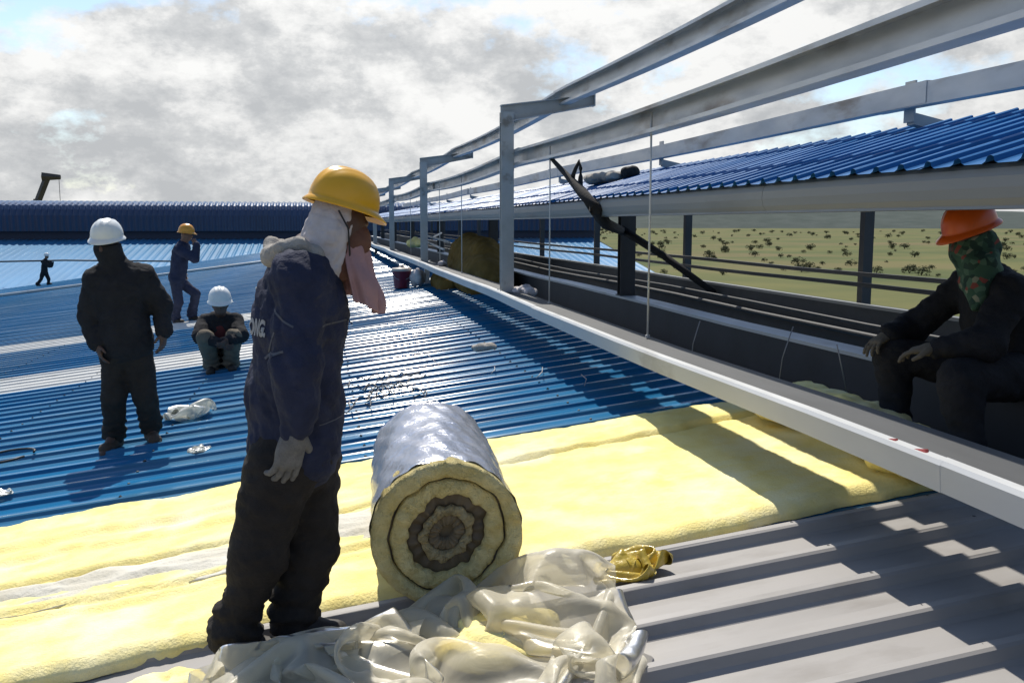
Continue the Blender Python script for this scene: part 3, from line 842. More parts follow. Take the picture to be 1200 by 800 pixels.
# ---- the roll
def make_roll():
    RR, L = 0.285, 1.22
    base = Vector((0.415, 3.44, RZ(0.42) + 0.040))
    root = empty('insulation_roll', base, 'silver foil wrapped roll of yellow glass wool standing on its side', 'insulation roll')
    ax = Vector((0.065, 1.0, 0.0)).normalized()
    rt = Vector((ax.y, -ax.x, 0)); up = Vector((0.0, 0, 1))
    up = (up - rt * -0.0).normalized()
    ctr = Vector((0.03, 0, RR))
    def pt(r, th, t): return ctr + ax * t + rt * (r * math.cos(th)) + up * (r * math.sin(th) * 0.985)
    def wob(r, th):
        k = 1 - r / RR
        return r * (1 + 0.055 * k * math.sin(9 * th + 1.0 + 2 * k) + 0.10 * k * k * math.sin(4 * th + 0.4) + 0.02 * k * math.sin(21 * th) + 0.010 * math.sin(3 * th) + 0.008 * math.sin(14 * th + 2)) * (1 - 0.10 * k * math.sin(th) ** 2)
    rnd = random.Random(3)
    # foil wrap
    n, m = 96, 30
    vs, fs = [], []
    for i in range(m + 1):
        t = i / m * L
        for k in range(n):
            th = 2 * PI * k / n
            w = 0.004 * math.sin(7 * th + t * 6) + 0.003 * math.sin(17 * th - t * 19) + 0.0025 * math.sin(t * 31 + 3 * th) + rnd.uniform(-.0012, .0012)
            sag = -0.002 * max(0, -math.sin(th)) ** 3
            e = (0.010 * math.sin(5 * th + 1) + 0.006 * math.sin(23 * th) + 0.028) if i == 0 else (0.01 * math.sin(6 * th) if i == m else 0)
            vs.append(pt(RR + 0.005 + w + sag, th, t + e))
    for i in range(m):
        for k in range(n):
            fs.append((i * n + k, (i + 1) * n + k, (i + 1) * n + (k + 1) % n, i * n + (k + 1) % n))
    fs.append(tuple(m * n + k for k in range(n)))
    place('foil_wrap', mesh_data('foil_wrap', vs, fs, M['foil'], True), root, base)
    # layers of wool seen on the end, uneven and squashed towards the middle
    rs_ = np.random.RandomState(4)
    n = 150
    TH = np.arange(n) * 2 * PI / n
    def radius(r, amp, seed, lobes):
        q = np.random.RandomState(seed)
        w = sum(q.uniform(.5, 1) * np.sin(l * TH + q.uniform(0, 6.28)) for l in lobes) / len(lobes) ** .5
        k = 1 - r / RR
        ov = 1 + 0.16 * k * np.cos(2 * (TH - 0.85))
        return r * ov + amp * w
    rings = [radius(0.289, 0.0015, 1, (3, 5)), radius(0.226, 0.006, 2, (3, 7, 10, 15)), radius(0.216, 0.006, 2, (3, 7, 10, 15)), radius(0.152, 0.011, 5, (2, 5, 8, 9, 13, 22)),
             radius(0.104, 0.008, 7, (2, 5, 9, 14)), radius(0.070, 0.004, 9, (2, 4, 7)), radius(0.028, 0.003, 10, (2, 3, 5))]
    spec_ = [('wool_layer', M['wool_roll'], -0.014, 0.012), ('foil_gap', M['gap_dark'], 0.018, 0.0), ('wool_layer', M['wool_roll'], -0.002, 0.012), ('foil_gap', M['gap_dark'], 0.030, 0.004),
             ('wool_layer', M['wool_pale'], 0.006, 0.009), ('core', M['core'], 0.022, 0.006)]
    for q, (nm, mt, t0, bul) in enumerate(spec_):
        Ro, Ri = rings[q], rings[q + 1]
        m = 7
        vs, fs = [], []
        for i in range(m):
            u = i / (m - 1)
            for k in range(n):
                rr_ = Ro[k] + (Ri[k] - Ro[k]) * u
                t = t0 - bul * math.sin(PI * u) ** 0.7 + (rs_.uniform(-1, 1) * 0.005 if bul > 0.005 else 0) + 0.006 * math.sin(5 * TH[k] + q * 2) + 0.004 * math.sin(17 * TH[k] + q)
                vs.append(pt(rr_, TH[k], t))
        for k in range(n): vs.append(pt(max(Ro[k] - 0.02, .01), TH[k], 0.5))
        for k in range(n): vs.append(pt(max(Ri[k] - 0.01, .005), TH[k], 0.5))
        for i in range(m - 1):
            for k in range(n):
                a = (k + 1) % n
                fs.append((i * n + k, (i + 1) * n + k, (i + 1) * n + a, i * n + a))
        for k in range(n):
            a = (k + 1) % n
            fs.append((k, a, m * n + a, m * n + k)); fs.append(((m - 1) * n + a, (m - 1) * n + k, (m + 1) * n + k, (m + 1) * n + a))
        place(nm, mesh_data(nm, vs, fs, mt, True), root, base)
    g = MB(); vs = [pt(0.03, 2 * PI * k / 24, 0.06) for k in range(24)]
    g.add(vs, [tuple(range(24))]); g.obj('core_end', M['core'], root, base)
make_roll()

# ---- plastic film bag beside the roll
def crumple(outline, grow, h, lumps, seed, steps=170, floor=0.046, ceil_=0.34):
    """position-based cloth: a film sheet gathered inwards until it buckles, lying on the roof and over the lumps"""
    ou=np.array(outline,float); c=ou.mean(0)
    lo=c+(ou.min(0)-c)*grow; hi=c+(ou.max(0)-c)*grow
    xs=np.arange(lo[0],hi[0],h); ys=np.arange(lo[1],hi[1],h)
    X,Y=np.meshgrid(xs,ys,indexing='ij'); nx,ny=X.shape
    r=np.random.RandomState(seed)
    P=np.stack([c[0]+(X-c[0])/grow,c[1]+(Y-c[1])/grow,0*X],2); P[...,2]=RZ(P[...,0])+0.14
    k=np.zeros(X.shape)
    for i in range(14):
        w=r.normal(size=2)*r.uniform(4,20); k+=np.sin(X*w[0]+Y*w[1]+r.uniform(0,6.28))/ (1+.1*np.hypot(*w))
    P[...,2]+=0.035*k; P+=r.normal(0,.002,P.shape)
    V=np.zeros_like(P)
    jit=1.0+0.14*np.sin(9*X+5*np.sin(7*Y))*np.sin(8*Y+2)+r.uniform(-.05,.05,X.shape)
    pairs=[]
    for di,dj,st in ((1,0,1.),(0,1,1.),(1,1,.7),(1,-1,.7),(2,0,.16),(0,2,.16),(4,0,.06),(0,4,.06)):
        L=h*math.hypot(di,dj)
        pairs.append((di,dj,L,st))
    def solve(di,dj,L,st):
        # two colours along the larger stride so that no vertex is moved twice at once
        for par in (0,1):
            a=[slice(0,nx-di),slice(0,ny) ]
            if dj>0: a[1]=slice(0,ny-dj)
            if dj<0: a[1]=slice(-dj,ny)
            A=P[a[0],a[1]]; B=P[di:di+A.shape[0], (a[1].start+dj):(a[1].start+dj+A.shape[1])]
            if di: I=(np.arange(A.shape[0])//di)%2==par; sel=(I,slice(None))
            else: J=(np.arange(A.shape[1])//dj)%2==par; sel=(slice(None),J)
            d=B[sel]-A[sel]; l=np.sqrt((d*d).sum(-1,keepdims=True))+1e-9
            corr=d*(0.5*st*(l-L)/l)
            A[sel]+=corr; B[sel]-=corr
    ctr=c
    # outline as radial function around its centre
    ang=np.arctan2(ou[:,1]-c[1],ou[:,0]-c[0]); rad=np.hypot(ou[:,0]-c[0],ou[:,1]-c[1])
    o=np.argsort(ang); ang,rad=ang[o],rad[o]
    ang=np.concatenate([ang-2*math.pi,ang,ang+2*math.pi]); rad=np.tile(rad,3)
    for s in range(steps):
        g=1.0
        V*=0.93; V[...,2]-=0.0007
        Q=P.copy(); P+=V
        for it in range(7):
            for q in pairs: solve(*q)
            dx=P[...,0]-c[0]; dy=P[...,1]-c[1]; th=np.arctan2(dy,dx); rr=np.hypot(dx,dy)
            lim=np.interp(th,ang,rad)*g*jit
            f=np.where(rr>lim,lim/np.maximum(rr,1e-6),1)
            f=1-(1-f)*.16
            P[...,0]=c[0]+dx*f; P[...,1]=c[1]+dy*f
            P[...,2]=np.maximum(P[...,2],RZ(P[...,0])+floor)
            for (cx,cy,cz,rx,ry,rz) in lumps:
                e=np.array([rx,ry,rz]); d=(P-np.array([cx,cy,cz]))/e; l=np.sqrt((d*d).sum(-1,keepdims=True))
                P[:]=np.where(l<1,np.array([cx,cy,cz])+d/np.maximum(l,1e-6)*e,P)
            top=RZ(P[...,0])+ceil_
            P[...,2]=np.minimum(P[...,2],top)
        V=np.clip(P-Q,-.012,.012)
    return P
def film_object(name, label, P, mat):
    nx, ny = P.shape[:2]
    fs = [(a * ny + b, (a + 1) * ny + b, (a + 1) * ny + b + 1, a * ny + b + 1) for a in range(nx - 1) for b in range(ny - 1)]
    o = place(name, mesh_data(name, P.reshape(-1, 3).tolist(), fs, mat, True))
    md = o.modifiers.new('smooth', 'SUBSURF'); md.levels = 1; md.render_levels = 1
    return tag(o, label, 'plastic bag')
BAG = [(-0.62, 3.02), (-0.35, 3.20), (-0.02, 3.30), (0.22, 3.26), (0.34, 3.36), (0.62, 3.42), (0.86, 3.48), (1.02, 3.34), (1.06, 2.95), (0.98, 2.55), (0.2, 2.45), (-0.45, 2.6)]
film_object('plastic_bag', 'large crumpled clear plastic bag in front of the insulation roll',
            crumple(BAG, 1.75, 0.021, [(0.83, 3.25, RZ(.83) + .06, .17, .12, .20), (0.66, 3.08, RZ(.66) + .03, .14, .12, .15), (0.86, 3.02, RZ(.86) + .02, .12, .13, .13), (0.45, 3.22, RZ(.45) + .02, .15, .10, .14), (0.50, 2.88, RZ(.5), .16, .12, .12), (0.20, 3.08, RZ(.2), .16, .11, .12), (-0.05, 3.12, RZ(-.05), .13, .10, .11)], 3, 110), M['film'])
YB = [(1.00, 3.36), (1.12, 3.50), (1.30, 3.56), (1.36, 3.48), (1.25, 3.36), (1.10, 3.28)]
o = film_object('plastic_bag', 'crumpled shiny yellow plastic piece at the corner of the clear bag',
                crumple(YB, 1.8, 0.012, [(1.15, 3.42, RZ(1.15) + .03, .09, .06, .075), (1.26, 3.49, RZ(1.26) + .03, .06, .04, .05)], 8, 60, ceil_=0.17), M['yellow_plastic'])
BAGFILL = True
def scrap(name, label, cat, c, r, mat, seed, h=0.012, amp=0.014, freq=16, floor=True, group=None):
    s = SDF(np.array(c) - np.array(r) * 1.5 - .03, np.array(c) + np.array(r) * 1.5 + .03, h)
    rnd = random.Random(seed)
    for _ in range(6):
        q = [c[i] + rnd.uniform(-.6, .6) * r[i] * (1 if i < 2 else .3) for i in range(3)]
        s.ell(q, [r[i] * rnd.uniform(.45, .7) for i in range(3)], None, 0.03)
    s.folds(amp, freq, seed, True); s.folds(amp * .4, freq * 3, seed + 1)
    if floor: s.cut((-0.12, 0, 1), -1.55 + 0.01)
    o = s.build(name, mat)
    return tag(o, label, cat, group)
scrap('wool_scrap', 'torn yellow wool scrap by the boots of the man in front', 'insulation', (-0.52, 3.22, RZ(-.5) + 0.02), (0.17, 0.08, 0.04), M['wool'], 3)
scrap('wool_scrap', 'yellow wool offcuts inside the clear plastic bag', 'insulation', (0.62, 3.08, RZ(.62) + 0.05), (0.26, 0.16, 0.07), M['wool'], 44)
# roof litter
def film_scrap(label, cx, cy, rx, ry, hgt, seed):
    q = random.Random(seed)
    ol = [(cx + rx * q.uniform(.75, 1.15) * math.cos(a), cy + ry * q.uniform(.75, 1.15) * math.sin(a)) for a in np.linspace(0, 2 * PI, 9)[:-1]]
    o = film_object('plastic_scrap', label, crumple(ol, 1.8, max(rx, ry) / 12, [(cx, cy, RZ(cx) + hgt * .2, rx * .5, ry * .5, hgt * .5)], seed, 60, floor=0.034, ceil_=hgt), M['film_white'])
    o['category'] = 'plastic'
film_scrap('crumpled white plastic beside the white helmet worker', -1.15, 8.4, 0.20, 0.24, 0.17, 11)
film_scrap('small white plastic scrap left of the man in front', -0.90, 6.95, 0.085, 0.09, 0.08, 12)
film_scrap('pale plastic scrap on the blue roof at the left edge', -2.12, 6.55, 0.10, 0.08, 0.08, 13)
scrap('wool_scrap', 'small pale lump of wool alone on the blue sheets near the shadow', 'insulation', (1.66, 9.7, RZ(1.66) + 0.05), (0.11, 0.10, 0.05), M['grey_towel'], 14)
scrap('plastic_scrap', 'tiny white scrap behind the hand-raised worker', 'plastic', (-1.6, 25.5, RZ(-1.6) + 0.05), (0.14, 0.2, 0.06), M['film_white'], 15)
scrap('plastic_scrap', 'flat pale scrap on the far blue roof left of the man in front', 'plastic', (-0.95, 33.0, RZ(-1) + 0.05), (0.4, 0.3, 0.06), M['film_white'], 16, h=0.03)
# heaps of wool inside the monitor
scrap('wool_scrap', 'dull yellow wool heap in shade left of the seated worker', 'insulation', (2.78, 4.75, -1.06), (0.25, 0.55, 0.15), M['wool'], 17, h=0.02)
scrap('wool_scrap', 'dull yellow wool between the feet of the seated worker', 'insulation', (2.74, 3.95, -1.06), (0.22, 0.42, 0.13), M['wool'], 18, h=0.02)
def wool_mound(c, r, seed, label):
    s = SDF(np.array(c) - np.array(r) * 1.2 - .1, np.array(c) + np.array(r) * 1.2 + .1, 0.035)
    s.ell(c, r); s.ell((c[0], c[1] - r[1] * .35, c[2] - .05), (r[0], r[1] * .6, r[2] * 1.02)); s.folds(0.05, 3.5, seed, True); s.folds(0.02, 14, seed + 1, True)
    tag(s.build('insulation_bundle', M['wool_shaded']), label, 'insulation', 'brown wool bundles inside the ridge opening')
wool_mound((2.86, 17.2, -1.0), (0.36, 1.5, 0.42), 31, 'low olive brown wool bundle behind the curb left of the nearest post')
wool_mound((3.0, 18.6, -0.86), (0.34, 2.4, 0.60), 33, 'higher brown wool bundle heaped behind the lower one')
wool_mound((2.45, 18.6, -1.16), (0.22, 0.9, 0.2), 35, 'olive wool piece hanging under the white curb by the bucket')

for i, (x, z, w) in enumerate(((3.92, -0.80, 0.02), (3.80, -0.70, 0.012))):
    g = MB(); g.tube([(x, y_, z + 0.015 * math.sin(y_ * .7 + i)) for y_ in np.arange(0, 40, 2.0)], w, 6)
    tag(g.obj('pipe', M['dark_steel'], smooth=True), ['grey pipe running behind the pale far curb', 'thin upper pipe running behind the pale far curb'][i], 'pipe')
# thin wires and a tangle on the sheets
def wire(pts, r, mat, label, name='wire', group=None):
    g = MB(); g.tube(pts, r, 6)
    return tag(g.obj(name, mat, smooth=True), label, 'wire', group)
def arc(c, rad, a0, a1, n=18, sq=1.0):
    return [(c[0] + rad * math.cos(a), c[1] + sq * rad * math.sin(a), RZ(c[0] + rad * math.cos(a)) + RIB + 0.012) for a in np.linspace(a0, a1, n)]
wire(arc((-2.45, 7.75), 0.22, 0, 5.7), 0.010, M['cable'], 'black cable loop on the blue roof at the left edge', 'cable')
wire([(-26, 59.5, -2.1), (-20, 58.4, -2.18), (-14.2, 57.0, -2.05), (-8, 60.5, -2.3)], 0.05, M['cable'], 'dark rope pulled by the farthest worker', 'rope')
wire([(x, 46.0 + 0.1 * x, RZ(x) + RIB + 0.05) for x in np.linspace(-16, -0.5, 14)], 0.07, M['white_steel'], 'thin pale line across the far blue roof', 'rope')
rw = random.Random(9)
for i in range(9):
    c = (0.36 + rw.uniform(-.22, .22), 8.25 + rw.uniform(-.5, .5))
    pts = []
    a = rw.uniform(0, 6.28)
    for k in range(14):
        a += rw.uniform(-.9, .9)
        c = (c[0] + 0.05 * math.cos(a), c[1] + 0.07 * math.sin(a))
        pts.append((c[0], c[1], RZ(c[0]) + RIB + 0.012 + 0.05 * abs(math.sin(k * 1.1 + i))))
    wire(pts, 0.006, M['dark_steel'], 'tangled dark wire on the glaring sheets right of the man in front', 'wire', 'wire tangle on the roof')
for i, (px, py_, dx, dy, h) in enumerate(((1.45, 8.1, .10, .1, .0), (1.75, 7.6, .16, .2, .0), (2.0, 7.0, .10, .2, .0), (1.1, 9.0, -.1, .8, .0), (0.95, 10.2, .3, -.4, .0))):
    z = RZ(px) + RIB + 0.01
    wire([(px, py_, z), (px + dx * .5, py_ + dy * .6, z + 0.03 + h), (px + dx, py_ + dy + .25, RZ(px + dx) + RIB + 0.01)], 0.004, M['wire'], 'thin loose wire lying on the blue sheets near the shadow', 'wire', 'loose wires on the sheets')
for i, (px, py_, dx, dz) in enumerate(((2.9, 5.6, .08, .26), (2.7, 6.6, .06, .2), (3.1, 5.0, -.16, .22))):
    wire([(px, py_, -1.2), (px + dx * .5, py_, -1.0 + dz * .5), (px + dx, py_ - .05, -0.92 + dz)], 0.004, M['wire'], 'thin bent wire sticking up in the ridge opening', 'wire', 'wires in the ridge opening')

# bucket
bk = empty('bucket', (1.62, 19.4, RZ(1.62) + RIB), 'maroon plastic bucket with cream lid by the curb', 'bucket')
def lathe(prof, n=28):
    vs, fs = [], []
    for (r, z) in prof:
        vs += [(r * math.cos(2 * PI * k / n), r * math.sin(2 * PI * k / n), z) for k in range(n)]
    for i in range(len(prof) - 1):
        for k in range(n):
            fs.append((i * n + k, i * n + (k + 1) % n, (i + 1) * n + (k + 1) % n, (i + 1) * n + k))
    fs.append(tuple(reversed(range(n)))); fs.append(tuple((len(prof) - 1) * n + k for k in range(n)))
    return vs, fs
v, f = lathe([(0.15, 0), (0.155, 0.01), (0.185, 0.33), (0.198, 0.335), (0.198, 0.36), (0.19, 0.362)]); place('body', mesh_data('body', v, f, M['red_plastic'], True), bk, bk.location)
v, f = lathe([(0.20, 0.350), (0.206, 0.36), (0.206, 0.395), (0.19, 0.408), (0.06, 0.42), (0.05, 0.46), (0.02, 0.48)]); place('lid', mesh_data('lid', v, f, M['cream'], True), bk, bk.location)
g = MB(); g.tube([(0.2 * math.cos(a), -0.03 - 0.13 * math.sin(a), 0.33 - 0.16 * math.sin(a)) for a in np.linspace(0, PI, 14)], 0.006, 6); g.obj('handle', M['wire'], bk, bk.location)
scrap('plastic_scrap', 'white plastic sack leaning on the curb beside the maroon bucket', 'plastic', (1.93, 19.2, RZ(1.93) + 0.2), (0.14, 0.16, 0.26), M['white_cloth'], 21, h=0.02)
scrap('plastic_scrap', 'pale rag lying on the curb at the foot of the nearest post', 'rag', (2.22, 10.3, -0.755), (0.10, 0.22, 0.07), M['white_cloth'], 22, floor=False)
scrap('plastic_scrap', 'tiny white rag on the curb above the bucket', 'rag', (2.2, 17.4, -0.74), (0.07, 0.12, 0.06), M['white_cloth'], 23, floor=False)
scrap('wool_scrap', 'far pale yellow lump by the curb beneath the third post', 'insulation', (2.75, 27.5, -0.55), (0.25, 0.5, 0.18), M['wool'], 24, h=0.03, floor=False)
# loose bars inside the opening far off
for i, (x0, ya, x1, yb, z) in enumerate(((2.9, 22.5, 3.3, 31, -.62), (3.1, 23, 3.25, 30, -.45), (2.8, 24, 3.4, 27, -.35))):
    g = MB(); g.tube([(x0, ya, z), (x1, yb, z + .08)], 0.03, 6); tag(g.obj('steel_bar', M['white_steel']), 'pale loose bar inside the far ridge opening', 'bar', 'bars in the ridge opening')

# strap, brace and cloth at the dark post
g = MB()
pts = [(2.2, 8.96, 0.63), (2.27, 8.62, 0.45), (2.32, 8.23, 0.27), (2.36, 7.95, 0.12), (2.62, 8.5, 0.0), (3.40, 10.42, -0.08)]
g.tube(pts, [0.018, 0.028, 0.05, 0.06, 0.055, 0.05], 9)
stp = empty('strap', pts[-1], 'dark twisted strap tied from the middle purlin to the dark post', 'strap')
g.obj('band', M['rope'], stp, smooth=True)
g = MB(); g.tube([(2.31, 8.5, 0.36), (2.30, 8.5, 0.44), (2.31, 8.45, 0.50), (2.335, 8.42, 0.56), (2.35, 8.42, 0.50), (2.35, 8.42, 0.42), (2.34, 8.4, 0.34)], [.026, .022, .018, .024, .018, .022, .026], 8); g.obj('knot', M['rope'], stp, smooth=True)
g = MB(); g.tube([(3.405, 10.40, -0.07), (3.70, 9.8, -0.36), (4.03, 9.2, -0.72)], [0.05, 0.042, 0.035], 8); tag(g.obj('brace', M['rope'], smooth=True), 'dark diagonal brace running down from the dark post to the far rail', 'brace')
scrap('rag', 'black and white rag lying on the blue sheets above the dark post', 'rag', (3.1, 10.0, zj(3.1) + 0.07), (0.18, 0.32, 0.07), M['grey_towel'], 25, floor=False, h=0.015)
scrap('rag', 'small black bundle at the end of the rag on the blue sheets', 'rag', (3.22, 9.65, zj(3.22) + 0.09), (0.09, 0.1, 0.07), M['rope'], 26, floor=False)

# ================================================================== PEOPLE
def hand(parent, name, w, tip, nrm, mat, h=0.006, curl=0.5, side=1, size=1.0):
    """palm, four unequal bent fingers and a thumb off the side of the palm; nrm points out of the palm"""
    w, tip = Vector(w), Vector(tip)
    d = (tip - w).normalized(); n = Vector(nrm); n = (n - d * n.dot(d)).normalized(); t = d.cross(n) * side
    lo = np.minimum(np.array(w), np.array(tip)) - 0.12; hi = np.maximum(np.array(w), np.array(tip)) + 0.12
    s = SDF(lo, hi, h)
    R = np.array([[t[i], d[i], n[i]] for i in range(3)])
    q = size
    s.cap(w - d * 0.03 * q, w + d * 0.03 * q, 0.030 * q, 0.031 * q, 0.01)
    s.ell(w + d * 0.058 * q, (0.043 * q, 0.052 * q, 0.019 * q), R, 0.02)
    for i, (off, ln) in enumerate(((0.031, 0.072), (0.0105, 0.081), (-0.0105, 0.075), (-0.031, 0.058))):
        a = w + d * (0.098 - 0.004 * abs(i - 1.2)) * q + t * off * q
        ang = 0.15; p = a; r = 0.0098 * q
        s.cap(w + d * 0.06 * q + t * off * 0.8 * q, a, r * 1.1, r * 1.05, 0.012)
        for k, fr in enumerate((0.45, 0.31, 0.24)):
            ang += curl * (0.55 + 0.25 * k) + 0.04 * i
            e = p + (d * math.cos(ang) + n * math.sin(ang)) * ln * fr * q + t * off * 0.06 * q
            s.cap(p, e, r, r * 0.93, 0.003); p = e; r *= 0.93
    a = w + d * 0.025 * q + t * 0.034 * q
    b = a + (d * 0.62 + t * 0.62 + n * 0.35).normalized() * 0.046 * q
    c = b + (d * 0.90 + t * 0.12 + n * 0.42).normalized() * 0.034 * q
    s.cap(a, b, 0.0145 * q, 0.012 * q, 0.012); s.cap(b, c, 0.0115 * q, 0.0095 * q, 0.003)
    return s.build(name, mat, parent)

def helmet(parent, c, fwd, up, mat, size=1.0, strap=None):
    """hard hat: ribbed dome, rim all round, peak in front; c = centre of the rim plane"""
    Rm = frame(fwd, up)
    nth, nph = 64, 22
    vs, fs = [], []
    rings = []
    for j in range(nph + 1):
        ph = j / nph * PI / 2
        rings.append(('d', ph))
    def P(a, b, z): return tuple(np.array(c) + Rm @ np.array((a, b, z)) * size)
    n = nth
    def base(th):
        ct, st = math.cos(th), math.sin(th)
        return 0.112 * ct, 0.138 * st, st
    prof = []
    for sgn in (1, 0):      # outer then inner skin
        sk = 1.0 if sgn else 0.965
        ringl = []
        if sgn:
            for rim_o, z in ((0.0, -0.004), (1.0, -0.012), (1.0, -0.006), (0.12, 0.010)): ringl.append(('r', rim_o, z))
        for j in range(0, nph + 1): ringl.append(('d', j / nph * PI / 2, 0))
        prof.append((sk, ringl))
    for sk, ringl in prof:
        st0 = len(vs)
        for kind, a, z in ringl:
            for k in range(n):
                th = 2 * PI * k / n
                bx, by, st = base(th)
                if kind == 'r':
                    pk = max(0, st) ** 3
                    w = (0.013 + 0.031 * pk + 0.004 * max(0, -st)) * a
                    f_ = 1 + w / math.hypot(bx, by)
                    vs.append(P(bx * f_, by * f_, z - 0.010 * pk * a))
                else:
                    cz = math.sin(a) ** 0.94; cr = math.cos(a) ** 0.80 if a < PI / 2 - 1e-6 else 0
                    x_, y_ = bx * cr * sk, by * cr * sk
                    rid = 0.007 * math.exp(-((x_) / 0.011) ** 2) * min(1, a * 2.5) + 0.0045 * (math.exp(-((abs(x_) - 0.042) / 0.008) ** 2)) * min(1, a * 2.5)
                    vs.append(P(x_, y_, 0.012 + (0.132 * cz + rid) * sk))
        for i in range(len(ringl) - 1):
            for k in range(n):
                q = (st0 + i * n + k, st0 + i * n + (k + 1) % n, st0 + (i + 1) * n + (k + 1) % n, st0 + (i + 1) * n + k)
                fs.append(q if sk == 1.0 else q[::-1])
    w = np.zeros(3); p = parent
    while p is not None: w += np.array(p.location); p = p.parent
    vs = [tuple(np.array(v) - w) for v in vs]
    o = bpy.data.objects.new('helmet', mesh_data('helmet', vs, fs, mat, True)); C.objects.link(o); o.parent = parent
    return o

def vec(*a): return Vector(a)
def person(label, J, fwd, head_f, head_up, mats, helmet_mat, bulk=1.0, h=0.013, hands=True, seed=1, hem=0.10, sit=False, group='workers on the roof', skin='skin',
           hel_size=1.0, hand_n=None, glove=False, glove_size=1.06, cuff=1.0, hel_up=0.042, leg=1.0):
    J = {k: Vector(v) for k, v in J.items()}
    base = (J['tor'] + J['tol']) / 2
    root = empty('person', base, label, 'person', group)
    Rt = frame(fwd)
    allp = np.array([tuple(v) for v in J.values()])
    lo, hi = allp.min(0) - 0.3, allp.max(0) + 0.3
    Rh = frame(head_f, head_up)
    hf = Vector(Rh[:, 1]); hu = Vector(Rh[:, 2]); hr = Vector(Rh[:, 0])
    # ---- body (one continuous surface)
    b = SDF(lo, hi, h)
    H = J['head']
    b.ell(H, (0.078, 0.095, 0.112), Rh, 0.02)
    b.ell(H + hf * 0.028 - hu * 0.062, (0.055, 0.062, 0.058), Rh, 0.03)
    b.cap(H + hf * 0.092 + hu * 0.012, H + hf * 0.112 - hu * 0.028, 0.010, 0.016, 0.014)
    b.ell(H + hf * 0.086 + hu * 0.030, (0.052, 0.016, 0.012), Rh, 0.012)
    b.ell(H + hf * 0.088 - hu * 0.066, (0.026, 0.014, 0.008), Rh, 0.008)
    for s_ in (1, -1): b.ell(H + hr * 0.080 * s_ - hf * 0.005 - hu * 0.01, (0.012, 0.022, 0.033), Rh, 0.008)
    b.cap(H - hu * 0.05, J['neck'], 0.056, 0.062, 0.03)
    b.ell(J['chest'], (0.155 * bulk, 0.105 * bulk, 0.20), Rt, 0.05); b.ell(J['belly'], (0.14 * bulk, 0.105, 0.16), Rt, 0.06); b.ell(J['pelvis'], (0.15, 0.11, 0.12), Rt, 0.05)
    b.cap(J['neck'], J['chest'], 0.06, 0.10, 0.05)
    for q in 'rl':
        b.cap(J['neck'], J['sh' + q], 0.05, 0.06, 0.05); b.cap(J['sh' + q], J['el' + q], 0.052, 0.042, 0.03); b.cap(J['el' + q], J['wr' + q], 0.042, 0.029, 0.02)
        b.cap(J['hi' + q], J['kn' + q], 0.080, 0.055, 0.04); b.cap(J['kn' + q], J['an' + q], 0.054, 0.037, 0.03); b.cap(J['an' + q], J['to' + q], 0.036, 0.03, 0.02)
    b.build('body', mats['skin'], root)
    # ---- jacket
    j = SDF(lo, hi, h)
    j.ell(J['chest'], (0.20 * bulk, 0.150 * bulk, 0.235), Rt, 0.06)
    j.ell(J['belly'], (0.185 * bulk, 0.155 * bulk, 0.22), Rt, 0.08)
    j.ell(J['pelvis'], (0.19 * bulk, 0.155 * bulk, 0.17), Rt, 0.08)
    j.cap(J['neck'] - (J['neck'] - J['chest']) * .12, J['chest'], 0.082, 0.13, 0.06)
    for q in 'rl':
        j.cap(J['neck'] - vec(0, 0, 0.02), J['sh' + q], 0.068, 0.078, 0.05)
        j.cap(J['sh' + q], J['el' + q], 0.084, 0.072, 0.04)
        j.cap(J['el' + q], J['wr' + q] + (J['el' + q] - J['wr' + q]).normalized() * 0.01, 0.072, 0.052, 0.025)
    ax = (J['chest'] - J['pelvis']).normalized()
    j.folds(0.011, 13.0, seed, False, axis=(0.35, 0.2, 1)); j.folds(0.009, 27.0, seed + 1, True, axis=(0.5, -0.3, 0.8)); j.folds(0.004, 60.0, seed + 2, True, axis=(0.3, 0.3, 0.9))
    hp = J['pelvis'] - ax * hem
    if not sit: 
        # cut the hem square but leave the sleeves alone
        X, Y, Z = np.meshgrid(*j.ax, indexing='ij')
        below = ax.dot(hp) - (ax.x * X + ax.y * Y + ax.z * Z)
        arm = np.full(X.shape, 9.0)
        for q in 'rl':
            a, b2 = np.array(J['el' + q]), np.array(J['wr' + q]); ab = b2 - a
            t = np.clip(((X - a[0]) * ab[0] + (Y - a[1]) * ab[1] + (Z - a[2]) * ab[2]) / (ab @ ab), 0, 1)
            arm = np.minimum(arm, np.sqrt((X - a[0] - t * ab[0]) ** 2 + (Y - a[1] - t * ab[1]) ** 2 + (Z - a[2] - t * ab[2]) ** 2) - 0.08)
        j.f = np.maximum(j.f, np.minimum(below + 0.006 * np.sin(X * 31 + Y * 17), arm))
    jo = j.build('jacket', mats['jacket'], root)
    # ---- trousers
    t_ = SDF(lo, hi, h)
    t_.ell(J['pelvis'], (0.172 * bulk, 0.138 * bulk, 0.15), Rt, 0.05)
    for q in 'rl':
        t_.cap(J['hi' + q], J['kn' + q], 0.112 * bulk * (leg + 1) / 2, 0.086 * bulk * leg, 0.05 * leg)
        t_.cap(J['kn' + q], J['an' + q] + vec(0, 0, 0.015), 0.086 * bulk * leg, 0.074 * cuff, 0.03 * leg)
        t_.cap(J['an' + q] + vec(0, 0, 0.05), J['an' + q] + vec(0, 0, 0.0), 0.075 * cuff, 0.086 * cuff, 0.03)
    t_.folds(0.010, 12.0, seed + 4, False, axis=(0.3, 0.3, 1)); t_.folds(0.006, 24.0, seed + 5, True, axis=(0.4, -0.2, 1)); t_.folds(0.005, 48.0, seed + 6, True, axis=(0.35, 0.3, 0.9))
